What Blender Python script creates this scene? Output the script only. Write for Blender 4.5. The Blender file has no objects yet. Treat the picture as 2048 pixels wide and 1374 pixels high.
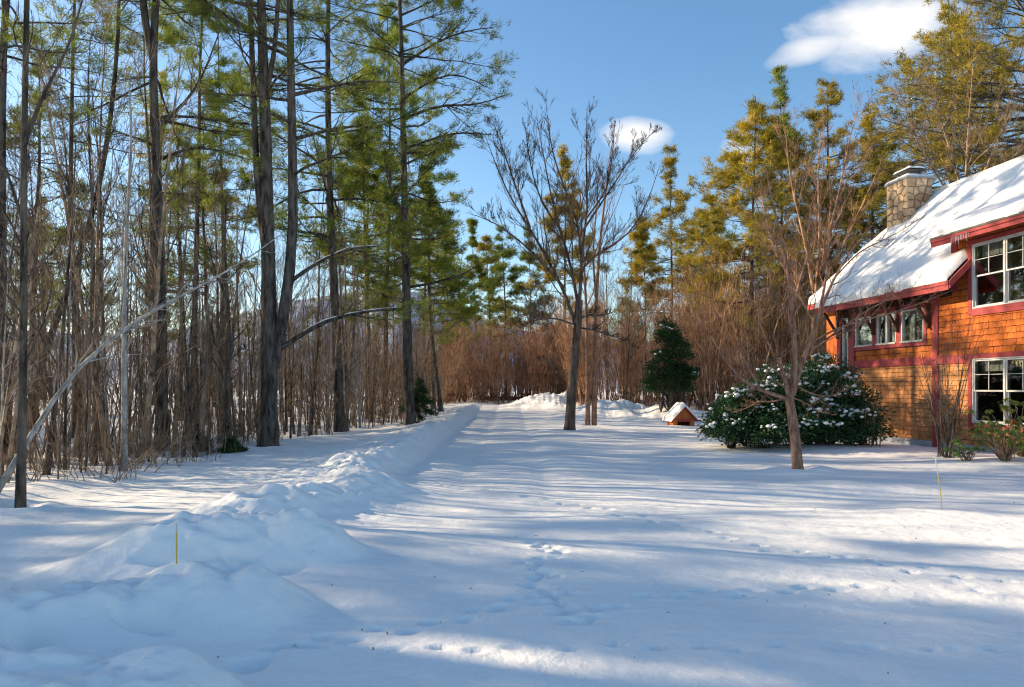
import bpy, math, random
import numpy as np
from mathutils import Vector

# ------------------------------------------------------------------ camera, world, sun, exposure
SC = bpy.context.scene
COL = SC.collection
FPX, HORIZ, CAMH = 1400.0, 775.0, 1.6
cam = bpy.data.cameras.new('camera'); camo = bpy.data.objects.new('camera', cam)
COL.objects.link(camo); SC.camera = camo
cam.lens = 36.0 * FPX / 2048.0; cam.sensor_width = 36.0
cam.shift_y = (HORIZ - 687.0) / 2048.0
cam.clip_start = 0.05; cam.clip_end = 12000
camo.location = (0, 0, CAMH); camo.rotation_euler = (math.radians(90), 0, 0)

SUN_EL, SUN_AZ = math.radians(22.0), math.radians(-73.0)      # azimuth from +Y, negative to the left
sdir = Vector((math.sin(SUN_AZ) * math.cos(SUN_EL), math.cos(SUN_AZ) * math.cos(SUN_EL), math.sin(SUN_EL)))
sun = bpy.data.lights.new('sun', 'SUN'); sun.energy = 4.0; sun.angle = math.radians(0.53); sun.color = (1.0, 0.86, 0.66)
suno = bpy.data.objects.new('sun', sun); COL.objects.link(suno)
suno.rotation_euler = sdir.to_track_quat('Z', 'Y').to_euler(); suno.location = (-30, 10, 30)

SC.view_settings.view_transform = 'Standard'; SC.view_settings.look = 'None'
SC.view_settings.gamma = 1.0; SC.view_settings.exposure = 1.2
SC.view_settings.use_curve_mapping = False
SC.view_settings.use_white_balance = True; SC.view_settings.white_balance_temperature = 7300; SC.view_settings.white_balance_tint = 10
SC.cycles.filter_width = 1.2
SC.cycles.max_bounces = 6; SC.cycles.diffuse_bounces = 3; SC.cycles.glossy_bounces = 3
SC.cycles.transmission_bounces = 4; SC.cycles.transparent_max_bounces = 8

W = bpy.data.worlds.new('World'); SC.world = W; W.use_nodes = True
nt = W.node_tree; nt.nodes.clear()
def N(t, typ, **kw):
    n = t.nodes.new(typ)
    for k, v in kw.items():
        if k.startswith('i_'):
            n.inputs[k[2:].replace('_', ' ')].default_value = v
        else:
            setattr(n, k, v)
    return n
def L(t, a, b): t.links.new(a, b)
def M2(t, op, a, b=None, c=None, clamp=False):
    n = t.nodes.new('ShaderNodeMath'); n.operation = op; n.use_clamp = clamp
    for i, v in enumerate((a, b, c)):
        if v is None: continue
        if isinstance(v, (int, float)): n.inputs[i].default_value = v
        else: t.links.new(v, n.inputs[i])
    return n.outputs[0]
sky = N(nt, 'ShaderNodeTexSky', sky_type='NISHITA', sun_disc=False, sun_elevation=SUN_EL,
        sun_rotation=SUN_AZ, air_density=1.0, dust_density=0.6, ozone_density=2.2, altitude=200)
tc = N(nt, 'ShaderNodeTexCoord'); sx = N(nt, 'ShaderNodeSeparateXYZ'); L(nt, tc.outputs['Generated'], sx.inputs[0])
yy = M2(nt, 'MAXIMUM', sx.outputs[1], 0.05)
u = M2(nt, 'DIVIDE', sx.outputs[0], yy); v = M2(nt, 'DIVIDE', sx.outputs[2], yy)
cb = N(nt, 'ShaderNodeCombineXYZ'); L(nt, u, cb.inputs[0]); L(nt, M2(nt, 'MULTIPLY', v, 2.0), cb.inputs[1])
nz = N(nt, 'ShaderNodeTexNoise', i_Scale=7.0, i_Detail=6.0, i_Roughness=0.55); L(nt, cb.outputs[0], nz.inputs['Vector'])
def cloud(px, py, a, b, shear=0.0, soft=1.0, dens=1.0, ns=1.1):
    u0, v0 = (px - 1024) / 1400, (775 - py) / 1400
    du = M2(nt, 'SUBTRACT', u, u0); dv = M2(nt, 'SUBTRACT', v, v0)
    dv = M2(nt, 'SUBTRACT', dv, M2(nt, 'MULTIPLY', du, shear))
    q = M2(nt, 'ADD', M2(nt, 'POWER', M2(nt, 'ABSOLUTE', M2(nt, 'DIVIDE', du, a / 1400)), 2),
           M2(nt, 'POWER', M2(nt, 'ABSOLUTE', M2(nt, 'DIVIDE', dv, b / 1400)), 2))
    m = M2(nt, 'SUBTRACT', 1.0, q)
    m = M2(nt, 'ADD', m, M2(nt, 'MULTIPLY', M2(nt, 'SUBTRACT', nz.outputs[0], 0.5), ns * 2))
    m = M2(nt, 'MULTIPLY', m, soft, clamp=True)
    return M2(nt, 'MULTIPLY', M2(nt, 'SMOOTH_MIN', m, 1.0, 0.2), dens)
cl = cloud(1775, 62, 190, 82, 0.1, 0.9, 0.9)
for c in (cloud(1640, 92, 110, 34, 0.28, 0.9, 0.75, 0.8), cloud(1275, 272, 82, 40, 0.0, 0.9, 0.9, 0.7), cloud(1480, 300, 40, 42, 0.0, 0.7, 0.5),
          cloud(2600, 300, 500, 160, 0.1, 0.9, 0.8), cloud(-700, 260, 600, 120, -0.1, 0.8, 0.7)):
    cl = M2(nt, 'MAXIMUM', cl, c)
cl = M2(nt, 'MULTIPLY', cl, M2(nt, 'GREATER_THAN', sx.outputs[1], 0.06), clamp=True)
mixc = N(nt, 'ShaderNodeMix', data_type='RGBA')
hs = N(nt, 'ShaderNodeHueSaturation', i_Saturation=1.2); L(nt, sky.outputs[0], hs.inputs['Color'])
L(nt, cl, mixc.inputs[0]); L(nt, hs.outputs[0], mixc.inputs[6]); mixc.inputs[7].default_value = (4.7, 4.75, 4.9, 1)
bg = N(nt, 'ShaderNodeBackground', i_Strength=0.113); L(nt, mixc.outputs[2], bg.inputs[0])
ow = N(nt, 'ShaderNodeOutputWorld'); L(nt, bg.outputs[0], ow.inputs[0])

# ------------------------------------------------------------------ helpers
RNG = np.random.default_rng(11)
def P(px, py, Y):
    return np.array([(px - 1024) / FPX * Y, Y, CAMH + (HORIZ - py) / FPX * Y])
def hashn(ix, iy, seed):
    h = (ix.astype(np.int64) * 374761393 + iy.astype(np.int64) * 668265263 + seed * 1442695041) & 0xffffffff
    h = ((h ^ (h >> 13)) * 1274126177) & 0xffffffff
    return ((h ^ (h >> 16)) & 0xffff) / 65535.0
def vn(x, y, seed=0):
    ix, iy = np.floor(x), np.floor(y); fx, fy = x - ix, y - iy
    fx = fx * fx * fx * (fx * (fx * 6 - 15) + 10); fy = fy * fy * fy * (fy * (fy * 6 - 15) + 10)
    a = hashn(ix, iy, seed); b = hashn(ix + 1, iy, seed); c = hashn(ix, iy + 1, seed); d = hashn(ix + 1, iy + 1, seed)
    return (a + (b - a) * fx) * (1 - fy) + (c + (d - c) * fx) * fy - 0.5
def fbm(x, y, seed=0, oct=4):
    s = 0; a = 1.0
    for i in range(oct):
        s = s + a * vn(x + 17.3 * i, y - 9.1 * i, seed + i); x = x * 2.03; y = y * 2.03; a *= 0.5
    return s
def sstep(a, b, x):
    t = np.clip((x - a) / (b - a), 0, 1); return t * t * (3 - 2 * t)

def mesh_np(name, V, F, mats=None, smooth=True, midx=None):
    """V (n,3); F list of int arrays (m,k)"""
    if not isinstance(F, (list, tuple)): F = [F]
    F = [np.asarray(f, dtype=np.int32) for f in F if len(f)]
    me = bpy.data.meshes.new(name); V = np.asarray(V, dtype=np.float32)
    me.vertices.add(len(V)); me.vertices.foreach_set('co', V.ravel())
    nl = sum(f.size for f in F); npoly = sum(len(f) for f in F)
    me.loops.add(nl); me.loops.foreach_set('vertex_index', np.concatenate([f.ravel() for f in F]))
    me.polygons.add(npoly)
    tot = np.concatenate([np.full(len(f), f.shape[1], dtype=np.int32) for f in F])
    st = np.concatenate([[0], np.cumsum(tot)[:-1]]).astype(np.int32)
    me.polygons.foreach_set('loop_start', st)
    try: me.polygons.foreach_set('loop_total', tot)
    except Exception: pass
    me.polygons.foreach_set('use_smooth', np.full(npoly, smooth, dtype=bool))
    for m in (mats or []): me.materials.append(m)
    if midx is not None: me.polygons.foreach_set('material_index', np.asarray(midx, dtype=np.int32))
    me.update(calc_edges=True); return me
def obj(name, me, parent=None, label=None, cat=None, group=None, kind=None, loc=None, rz=None):
    o = bpy.data.objects.new(name, me); COL.objects.link(o)
    if parent is not None: o.parent = parent
    if label: o['label'] = label
    if cat: o['category'] = cat
    if group: o['group'] = group
    if kind: o['kind'] = kind
    if loc is not None: o.location = loc
    if rz is not None: o.rotation_euler = (0, 0, rz)
    return o
def thing(name, label, cat, loc=(0, 0, 0), rz=0, group=None):
    return obj(name, None, None, label, cat, group, None, loc, rz)
def copy_tree(o, parent=None):
    c = o.copy(); COL.objects.link(c); c.parent = parent
    for ch in KIDS.get(o.name, []): copy_tree(ch, c)
    return c
KIDS = {}
def tubes(Pn, R, S=4):
    """Pn (N,K,3), R (N,K) -> verts, quads"""
    n, k, _ = Pn.shape
    T = np.gradient(Pn, axis=1); T /= np.linalg.norm(T, axis=2, keepdims=True) + 1e-9
    mean = T.mean(axis=1); ref = np.where(np.abs(mean[:, 2:3]) > 0.8, [[1.0, 0.1, 0.0]], [[0.0, 0.0, 1.0]])
    U = np.cross(T, ref[:, None, :]); U /= np.linalg.norm(U, axis=2, keepdims=True) + 1e-9
    B = np.cross(T, U)
    a = np.arange(S) / S * 2 * math.pi
    V = Pn[:, :, None, :] + R[:, :, None, None] * (np.cos(a)[None, None, :, None] * U[:, :, None, :] + np.sin(a)[None, None, :, None] * B[:, :, None, :])
    idx = np.arange(n * k * S).reshape(n, k, S); nx = np.roll(idx, -1, axis=2)
    F = np.stack([idx[:, :-1], nx[:, :-1], nx[:, 1:], idx[:, 1:]], axis=-1).reshape(-1, 4)
    return V.reshape(-1, 3), F
class Geo:
    def __init__(s): s.V = []; s.F = []; s.n = 0
    def add(s, V, F):
        s.V.append(V); s.F.append(np.asarray(F) + s.n); s.n += len(V)
    def mesh(s, name, mats, smooth=True):
        quads = [f for f in s.F if f.shape[1] == 4]; tris = [f for f in s.F if f.shape[1] == 3]
        F = []
        if quads: F.append(np.concatenate(quads))
        if tris: F.append(np.concatenate(tris))
        return mesh_np(name, np.concatenate(s.V), F, mats, smooth)
def unit(v): return v / (np.linalg.norm(v, axis=-1, keepdims=True) + 1e-9)
def resample(pts, k):
    pts = np.asarray(pts, float); d = np.concatenate([[0], np.cumsum(np.linalg.norm(np.diff(pts, axis=0), axis=1))])
    t = np.linspace(0, d[-1], k); out = np.stack([np.interp(t, d, pts[:, i]) for i in range(3)], 1)
    for _ in range(2):                                                # soften the corners
        out[1:-1] = 0.25 * out[:-2] + 0.5 * out[1:-1] + 0.25 * out[2:]
    return out
def at(Pn, R, par, t):
    """point, tangent, radius on polylines par (index) at t in 0..1"""
    k = Pn.shape[1] - 1; f = np.clip(t, 0, 0.9999) * k; i = f.astype(int); fr = (f - i)[:, None]
    a, b = Pn[par, i], Pn[par, i + 1]
    return a + (b - a) * fr, unit(b - a), R[par, i] * (1 - fr[:, 0]) + R[par, i + 1] * fr[:, 0]
def grow(rng, Pn, R, nper, t0, t1, length, ang, K, wig=0.25, up=0.15, rmul=0.6, rtip=0.3, rmin=0.002, flat=0.0, lenvar=0.4, taperlen=0.5):
    n = Pn.shape[0]; par = np.repeat(np.arange(n), nper); t = rng.uniform(t0, t1, len(par))
    p, tg, r = at(Pn, R, par, t)
    rv = rng.normal(size=(len(par), 3)); rv[:, 2] *= (1 - flat)
    side = unit(rv - (rv * tg).sum(1, keepdims=True) * tg)
    a = np.asarray(ang) * rng.uniform(0.7, 1.3, len(par))
    d = unit(tg * np.cos(a)[:, None] + side * np.sin(a)[:, None])
    Ln = (length[par] if isinstance(length, np.ndarray) else length) * rng.uniform(1 - lenvar, 1 + lenvar, len(par)) * (1 - taperlen * (t - t0) / max(t1 - t0, 1e-6))
    out = np.zeros((len(par), K, 3)); out[:, 0] = p; cur = p.copy()
    for i in range(1, K):
        d = d + rng.normal(size=d.shape) * wig / math.sqrt(K) * 1.6; d[:, 2] += up / K * 2; d = unit(d)
        cur = cur + d * (Ln / (K - 1))[:, None]; out[:, i] = cur
    r0 = np.maximum(r * rmul, rmin); rr = r0[:, None] * np.linspace(1, rtip, K)[None, :]
    return out, np.maximum(rr, rmin * 0.6), Ln

# ------------------------------------------------------------------ materials
def material(name, col, rough=0.85, col2=None, scale=3.0, bump=0.0, bscale=20.0, stretch=(1, 1, 1), detail=5.0, objrand=0.0, spec=0.2, transl=0.0, coord='Object', bdist=0.02):
    m = bpy.data.materials.new(name); m.use_nodes = True; t = m.node_tree; t.nodes.clear()
    o = N(t, 'ShaderNodeOutputMaterial'); b = N(t, 'ShaderNodeBsdfPrincipled')
    b.inputs['Roughness'].default_value = rough; b.inputs['Specular IOR Level'].default_value = spec
    b.inputs['Base Color'].default_value = (*col, 1)
    csock = None
    tcn = N(t, 'ShaderNodeTexCoord'); mp = N(t, 'ShaderNodeMapping'); mp.inputs['Scale'].default_value = stretch
    L(t, tcn.outputs[coord], mp.inputs[0])
    if col2 is not None:
        n = N(t, 'ShaderNodeTexNoise', i_Scale=scale, i_Detail=detail, i_Roughness=0.6); L(t, mp.outputs[0], n.inputs['Vector'])
        cr = N(t, 'ShaderNodeValToRGB'); cr.color_ramp.elements[0].position = 0.36; cr.color_ramp.elements[1].position = 0.64
        cr.color_ramp.elements[0].color = (*col, 1); cr.color_ramp.elements[1].color = (*col2, 1)
        L(t, n.outputs[0], cr.inputs[0]); csock = cr.outputs[0]; L(t, csock, b.inputs['Base Color'])
        if objrand:
            oi = N(t, 'ShaderNodeObjectInfo'); h = N(t, 'ShaderNodeHueSaturation')
            L(t, M2(t, 'ADD', M2(t, 'MULTIPLY', oi.outputs['Random'], objrand), 1 - objrand / 2), h.inputs['Value'])
            L(t, csock, h.inputs['Color']); csock = h.outputs[0]; L(t, csock, b.inputs['Base Color'])
    if bump:
        n2 = N(t, 'ShaderNodeTexNoise', i_Scale=bscale, i_Detail=6.0, i_Roughness=0.65); L(t, mp.outputs[0], n2.inputs['Vector'])
        bp = N(t, 'ShaderNodeBump', i_Strength=bump, i_Distance=bdist); L(t, n2.outputs[0], bp.inputs['Height']); L(t, bp.outputs[0], b.inputs['Normal'])
    if transl:
        tr = N(t, 'ShaderNodeBsdfTranslucent'); tr.inputs[0].default_value = (*col, 1)
        if csock: L(t, csock, tr.inputs[0])
        mx = N(t, 'ShaderNodeMixShader', i_Fac=transl); L(t, b.outputs[0], mx.inputs[1]); L(t, tr.outputs[0], mx.inputs[2]); L(t, mx.outputs[0], o.inputs[0])
    else: L(t, b.outputs[0], o.inputs[0])
    return m
def snow_material():
    m = bpy.data.materials.new('snow'); m.use_nodes = True; t = m.node_tree; b = t.nodes['Principled BSDF']
    b.inputs['Base Color'].default_value = (0.89, 0.865, 0.83, 1); b.inputs['Roughness'].default_value = 0.6
    b.inputs['Specular IOR Level'].default_value = 0.12
    tcn = N(t, 'ShaderNodeTexCoord')
    n1 = N(t, 'ShaderNodeTexNoise', i_Scale=2.2, i_Detail=9.0, i_Roughness=0.62); L(t, tcn.outputs['Object'], n1.inputs['Vector'])
    n2 = N(t, 'ShaderNodeTexNoise', i_Scale=60.0, i_Detail=3.0, i_Roughness=0.7); L(t, tcn.outputs['Object'], n2.inputs['Vector'])
    h = M2(t, 'ADD', M2(t, 'MULTIPLY', n1.outputs[0], 0.10), M2(t, 'MULTIPLY', n2.outputs[0], 0.0018))
    bp = N(t, 'ShaderNodeBump', i_Strength=0.5, i_Distance=1.0); L(t, h, bp.inputs['Height']); L(t, bp.outputs[0], b.inputs['Normal'])
    return m
SNOW = snow_material()
M = dict(
    pinebark=material('pine_bark', (0.022, 0.018, 0.016), 0.95, (0.15, 0.125, 0.105), 9, 1.0, 16, (1, 1, 0.22), objrand=0.4, bdist=0.05),
    bark=material('grey_bark', (0.03, 0.022, 0.018), 0.95, (0.18, 0.14, 0.11), 8, 1.0, 18, (1, 1, 0.25), objrand=0.5, bdist=0.04),
    maple=material('maple_bark', (0.055, 0.038, 0.03), 0.95, (0.20, 0.14, 0.105), 8, 1.0, 18, (1, 1, 0.25), bdist=0.04),
    twig=material('brown_twigs', (0.05, 0.032, 0.024), 0.9, (0.42, 0.28, 0.18), 3.5, objrand=0.5),
    pale=material('pale_bark', (0.20, 0.18, 0.16), 0.9, (0.46, 0.43, 0.39), 10, 0.5, 25, (1, 1, 0.5)),
    redtwig=material('reddish_twigs', (0.09, 0.042, 0.026), 0.9, (0.60, 0.35, 0.21), 2.2, objrand=0.5, coord='Object'),
    youngbark=material('young_tree_bark', (0.16, 0.075, 0.05), 0.9, (0.38, 0.22, 0.15), 14, 0.7, 30, (1, 1, 0.35), bdist=0.02),
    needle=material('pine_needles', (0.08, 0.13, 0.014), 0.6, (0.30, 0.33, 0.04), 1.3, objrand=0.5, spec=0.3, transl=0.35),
    needlegold=material('golden_lit_pine_needles', (0.13, 0.13, 0.012), 0.6, (0.48, 0.34, 0.035), 0.9, objrand=0.4, spec=0.3, transl=0.35),  # pine needles with the golden sunlight put into their colour
    needledark=material('dark_needles', (0.018, 0.045, 0.015), 0.6, (0.05, 0.10, 0.025), 2.0, spec=0.3, transl=0.2),
    yew=material('evergreen_bush_leaf', (0.012, 0.04, 0.014), 0.5, (0.045, 0.12, 0.035), 3.0, spec=0.4, transl=0.2),
    rhodo=material('rhododendron_leaf', (0.08, 0.14, 0.025), 0.5, (0.25, 0.29, 0.05), 5.0, spec=0.4, transl=0.3),
    dry=material('dry_leaf', (0.30, 0.12, 0.035), 0.8, (0.45, 0.2, 0.06), 6.0, transl=0.4),
    shingle=material('orange_cedar_shingle', (0.26, 0.05, 0.012), 0.75, (0.62, 0.17, 0.035), 2.5, 0.5, 40, (1, 1, 0.25), objrand=0.45, bdist=0.01),
    clap=material('tan_cedar_shingle', (0.34, 0.13, 0.045), 0.8, (0.58, 0.27, 0.11), 5.0, 0.5, 40, (1, 1, 0.3), objrand=0.3, bdist=0.01),
    trim=material('red_painted_trim', (0.30, 0.045, 0.045), 0.6, (0.38, 0.07, 0.07), 3.0, 0.1, 30),
    brace=material('dark_timber', (0.045, 0.018, 0.014), 0.8, (0.10, 0.04, 0.028), 6.0, 0.3, 30),
    white=material('white_vinyl', (0.60, 0.59, 0.57), 0.5, (0.50, 0.49, 0.47), 3.0),
    sill=material('cream_sill', (0.62, 0.60, 0.55), 0.6, (0.5, 0.48, 0.44), 3.0),
    roofing=material('dark_roof_shingle', (0.05, 0.04, 0.04), 0.9, (0.11, 0.08, 0.075), 6.0, 0.5, 30),
    stone=material('tan_chimney_stone', (0.36, 0.22, 0.13), 0.85, (0.62, 0.46, 0.30), 2.5, 0.6, 14, objrand=0.5, bdist=0.03),
    mortar=material('mortar', (0.16, 0.13, 0.11), 0.95, (0.26, 0.22, 0.18), 9.0, 0.4, 40),
    metal=material('dark_chimney_metal', (0.09, 0.08, 0.08), 0.5, (0.16, 0.14, 0.13), 5.0),
    concrete=material('grey_foundation', (0.25, 0.26, 0.28), 0.95, (0.36, 0.37, 0.39), 6.0, 0.3, 30),
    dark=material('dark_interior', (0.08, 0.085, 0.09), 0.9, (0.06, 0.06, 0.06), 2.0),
    blind=material('pale_blind', (0.30, 0.31, 0.28), 0.8, (0.40, 0.41, 0.38), 3.0),
    yellow=material('yellow_fibreglass', (0.62, 0.42, 0.05), 0.5, (0.7, 0.5, 0.08), 5.0),
    kennel=material('brown_orange_board', (0.34, 0.10, 0.03), 0.8, (0.52, 0.19, 0.06), 6.0, 0.4, 40, (1, 1, 0.3), objrand=0.3),
    wood=material('weathered_log', (0.10, 0.075, 0.06), 0.95, (0.2, 0.16, 0.13), 8.0, 0.5, 20),
)
def glass_mat():
    m = bpy.data.materials.new('window_glass'); m.use_nodes = True; t = m.node_tree; t.nodes.clear()
    o = N(t, 'ShaderNodeOutputMaterial'); g = N(t, 'ShaderNodeBsdfGlossy', i_Roughness=0.02); g.inputs[0].default_value = (0.9, 0.95, 1, 1)
    tr = N(t, 'ShaderNodeBsdfTransparent'); tr.inputs[0].default_value = (0.75, 0.8, 0.8, 1)
    fr = N(t, 'ShaderNodeFresnel', i_IOR=1.5); f = M2(t, 'ADD', M2(t, 'MULTIPLY', fr.outputs[0], 2.2), 0.16, clamp=True)
    mx = N(t, 'ShaderNodeMixShader'); L(t, f, mx.inputs[0]); L(t, tr.outputs[0], mx.inputs[1]); L(t, g.outputs[0], mx.inputs[2]); L(t, mx.outputs[0], o.inputs[0])
    return m
M['glass'] = glass_mat()
def ice_mat():
    m = bpy.data.materials.new('ice'); m.use_nodes = True; b = m.node_tree.nodes['Principled BSDF']
    b.inputs['Base Color'].default_value = (0.85, 0.9, 0.95, 1); b.inputs['Transmission Weight'].default_value = 0.6; b.inputs['Roughness'].default_value = 0.15
    return m
M['ice'] = ice_mat()

# ------------------------------------------------------------------ terrain
def ridge(x, y, pts, w, pw=2.0):
    """max over segments of interpolated height times falloff"""
    out = np.zeros_like(x)
    for (x0, y0, h0), (x1, y1, h1) in zip(pts[:-1], pts[1:]):
        dx, dy = x1 - x0, y1 - y0; L2 = dx * dx + dy * dy
        t = np.clip(((x - x0) * dx + (y - y0) * dy) / L2, 0, 1)
        d = np.hypot(x - (x0 + t * dx), y - (y0 + t * dy))
        out = np.maximum(out, (h0 + (h1 - h0) * t) * np.exp(-(d / w) ** pw))
    return out
def mound(x, y, cx, cy, a, b, h, rot=0.0, pw=2.0):
    c, s = math.cos(rot), math.sin(rot); X = (x - cx) * c + (y - cy) * s; Y = -(x - cx) * s + (y - cy) * c
    return h * np.exp(-(np.hypot(X / a, Y / b)) ** pw)
def fp_line(pts, step, jit, size, depth, rng, both=True):
    pts = np.array([[(px - 1024) / FPX * (FPX * CAMH / (py - HORIZ)), FPX * CAMH / (py - HORIZ)] for px, py in pts])
    d = np.concatenate([[0], np.cumsum(np.hypot(*np.diff(pts, axis=0).T))]); out = []
    s = 0; k = 0
    while s < d[-1]:
        x = np.interp(s, d, pts[:, 0]); y = np.interp(s, d, pts[:, 1])
        e = min(s + 0.05, d[-1]); dx = np.interp(e, d, pts[:, 0]) - np.interp(e - 0.05, d, pts[:, 0]); dy = np.interp(e, d, pts[:, 1]) - np.interp(e - 0.05, d, pts[:, 1])
        a = math.atan2(dy, dx); off = (jit if k % 2 else -jit) if both else 0
        out.append((x - math.sin(a) * off + rng.normal() * 0.02, y + math.cos(a) * off + rng.normal() * 0.02, a + rng.normal() * 0.25, size * rng.uniform(0.8, 1.25), depth * rng.uniform(0.6, 1.2)))
        s += step * rng.uniform(0.8, 1.2); k += 1
    return out
_r = np.random.default_rng(5)
STEPS = []
STEPS += fp_line([(430, 1352), (600, 1290), (720, 1272), (830, 1255), (920, 1238), (990, 1213), (1075, 1190)], 0.17, 0.05, 0.12, 0.05, _r)
STEPS += fp_line([(850, 962), (930, 975), (1120, 1000), (1215, 1018), (1330, 1042), (1480, 1078), (1530, 1097), (1700, 1114), (1830, 1135), (2060, 1172)], 0.30, 0.07, 0.11, 0.055, _r)
STEPS += fp_line([(780, 1300), (900, 1297), (1000, 1300), (1200, 1292), (1400, 1294), (1600, 1292), (1760, 1290), (2030, 1294)], 0.27, 0.012, 0.09, 0.035, _r)
STEPS += fp_line([(1160, 1240), (1240, 1205), (1340, 1187), (1500, 1180), (1730, 1168)], 0.24, 0.05, 0.13, 0.05, _r)
STEPS += fp_line([(1700, 1112), (1900, 1160), (2060, 1200)], 0.3, 0.05, 0.12, 0.04, _r)
STEPS += fp_line([(1070, 1085), (1120, 1110), (1060, 1130), (1110, 1150), (1060, 1170), (1130, 1190), (1080, 1205), (1160, 1215), (1120, 1235), (1180, 1240)], 0.11, 0.05, 0.13, 0.05, _r)
STEPS += fp_line([(150, 1325), (300, 1300), (380, 1330)], 0.2, 0.04, 0.10, 0.03, _r)
def height(x, y, fine=False):
    x = np.asarray(x, float); y = np.asarray(y, float)
    h = 0.55 * sstep(26, 60, y) - 1.2 * sstep(75, 140, y)
    h = h + 0.05 * fbm(x * 0.35, y * 0.35, 1, 3) + 0.5 * fbm(x * 0.03, y * 0.03, 40, 2) * sstep(30, 120, np.hypot(x, y))
    # plough bank on the left of the drive
    cx = -2.75 + 0.10 * vn(y * 0.35, y * 0 + 3.3, 7); right = sstep(0.85, 0.12, x - cx); left = np.exp(-np.clip(cx - x, 0, None) / 1.5)
    bh = (0.31 + 0.09 * vn(y * 0.5, y * 0 + 1.0, 8) + 0.05 * vn(y * 2.0, y * 0, 9)) * sstep(9.5, 12.0, y) * (1 - 0.8 * sstep(36, 52, y))
    bank = bh * np.where(x > cx, right, left) * (1 + 0.12 * fbm(x * 3, y * 1.5, 12, 2))
    rg = ridge(x, y, [(-4.3, 7.0, 0.04), (-3.7, 7.6, 0.14), (-3.0, 8.6, 0.34), (-2.4, 9.5, 0.28), (-2.15, 10.4, 0.33), (-2.75, 12.0, 0.36)], 0.62)
    m2 = mound(x, y, -2.65, 6.75, 0.95, 0.58, 0.37, 0.25, 3.0) * 0.88 + mound(x, y, -1.85, 6.55, 0.42, 0.32, 0.20, 0, 3.0) + mound(x, y, -3.3, 6.3, 0.7, 0.4, 0.15)
    p3 = ridge(x, y, [(-6.0, 3.6, 0.30), (-4.4, 3.95, 0.27), (-3.25, 4.4, 0.28), (-2.7, 4.7, 0.26), (-2.3, 5.0, 0.30), (-1.98, 4.95, 0.27)], 0.47, 3.2)
    edge = 3.62 + 0.22 * vn(x * 1.6, x * 0 + 2, 31) + 0.1 * vn(x * 6, x * 0, 32)
    p4 = 0.25 * sstep(edge + 0.16, edge - 0.10, y) * sstep(-1.15, -1.75, x) * sstep(1.0, 3.2, y)
    piles = (bank ** 3 + rg ** 3 + m2 ** 3 + p3 ** 3 + p4 ** 3 + 1e-9) ** (1 / 3.0) - 0.001
    h = h + piles
    far = mound(x, y, 5.2, 35.5, 2.6, 1.5, 0.62) + mound(x, y, 7.9, 34, 1.8, 1.2, 0.36) + mound(x, y, 3.0, 45, 2.2, 1.8, 0.8) + mound(x, y, 1.4, 47, 1.5, 1.5, 0.45) + mound(x, y, 4.0, 37, 0.9, 0.8, 0.25)
    h = h + far * (1 + 0.9 * fbm(x * 1.1, y * 1.1, 83, 4))
    h = h + mound(x, y, 1.3, 24.0, 0.9, 1.4, 0.12, 0.5) + mound(x, y, 1.0, 19.5, 0.8, 1.2, 0.12, 0.4) + mound(x, y, 1.0, 15.5, 0.6, 1.0, 0.08, 0.6)
    h = h + mound(x, y, 7.4, 17.8, 3.2, 1.4, 0.14) + mound(x, y, 10.5, 14.2, 2.2, 2.0, 0.14) + mound(x, y, 5.5, 13.4, 0.6, 0.5, 0.07)
    # lawn drift lines to the right and shallow wheel ruts on the drive
    lawn = sstep(0.8, 2.2, x); h = h + 0.09 * lawn * vn(x * 0.22, y * 0.8, 21) * sstep(4, 9, y)
    for rx in (-0.9, 0.55): h = h - 0.035 * np.exp(-((x - rx - 0.1 * vn(y * 0.2, y * 0, 5)) / 0.22) ** 2) * sstep(9, 13, y)
    for (tx, ty, tr_) in ((2.09, 25.7, 0.3), (3.2, 29, 0.3), (5.48, 13.4, 0.2), (-6.68, 19, 0.4), (-3.93, 27, 0.35), (-6.7, 9.5, 0.16)):
        d_ = np.hypot(x - tx, y - ty); h = h - 0.10 * np.exp(-(d_ / (tr_ + 0.08)) ** 2) + 0.05 * np.exp(-((d_ - tr_ * 2.2) / tr_) ** 2)
    wl = sstep(-3.6, -5.5, x); h = h + 0.12 * wl * fbm(x * 0.8, y * 0.8, 50, 3)
    if fine:
        dr = np.abs(piles) ; rough = np.clip(dr * 3.0, 0, 1)
        h = h + 0.13 * rough * (np.abs(fbm(x * 2.3, y * 2.3, 60, 4)) - 0.12) + 0.07 * rough * fbm(x * 6, y * 6, 63, 4) + 0.05 * rough * np.abs(fbm(x * 12, y * 9, 66, 2))
        h = h + 0.012 * fbm(x * 1.6, y * 3.2, 61, 3) + 0.004 * fbm(x * 9, y * 9, 70, 2)
        # undercut hollows in the piles
        for (cx_, cy_, a, b, dd) in ((-2.0, 6.05, 0.13, 0.09, 0.16), (-2.42, 6.15, 0.14, 0.07, 0.12), (-2.72, 6.5, 0.1, 0.06, 0.08), (-2.35, 4.42, 0.16, 0.05, 0.10), (-2.85, 4.15, 0.14, 0.07, 0.14), (-1.5, 4.05, 0.09, 0.12, 0.06), (-3.1, 6.0, 0.18, 0.07, 0.07)):
            m = (np.abs(x - cx_) < 0.8) & (np.abs(y - cy_) < 0.8)
            h = h - np.where(m, dd * np.exp(-(np.hypot((x - cx_) / a, (y - cy_) / b)) ** 3), 0)
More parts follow.
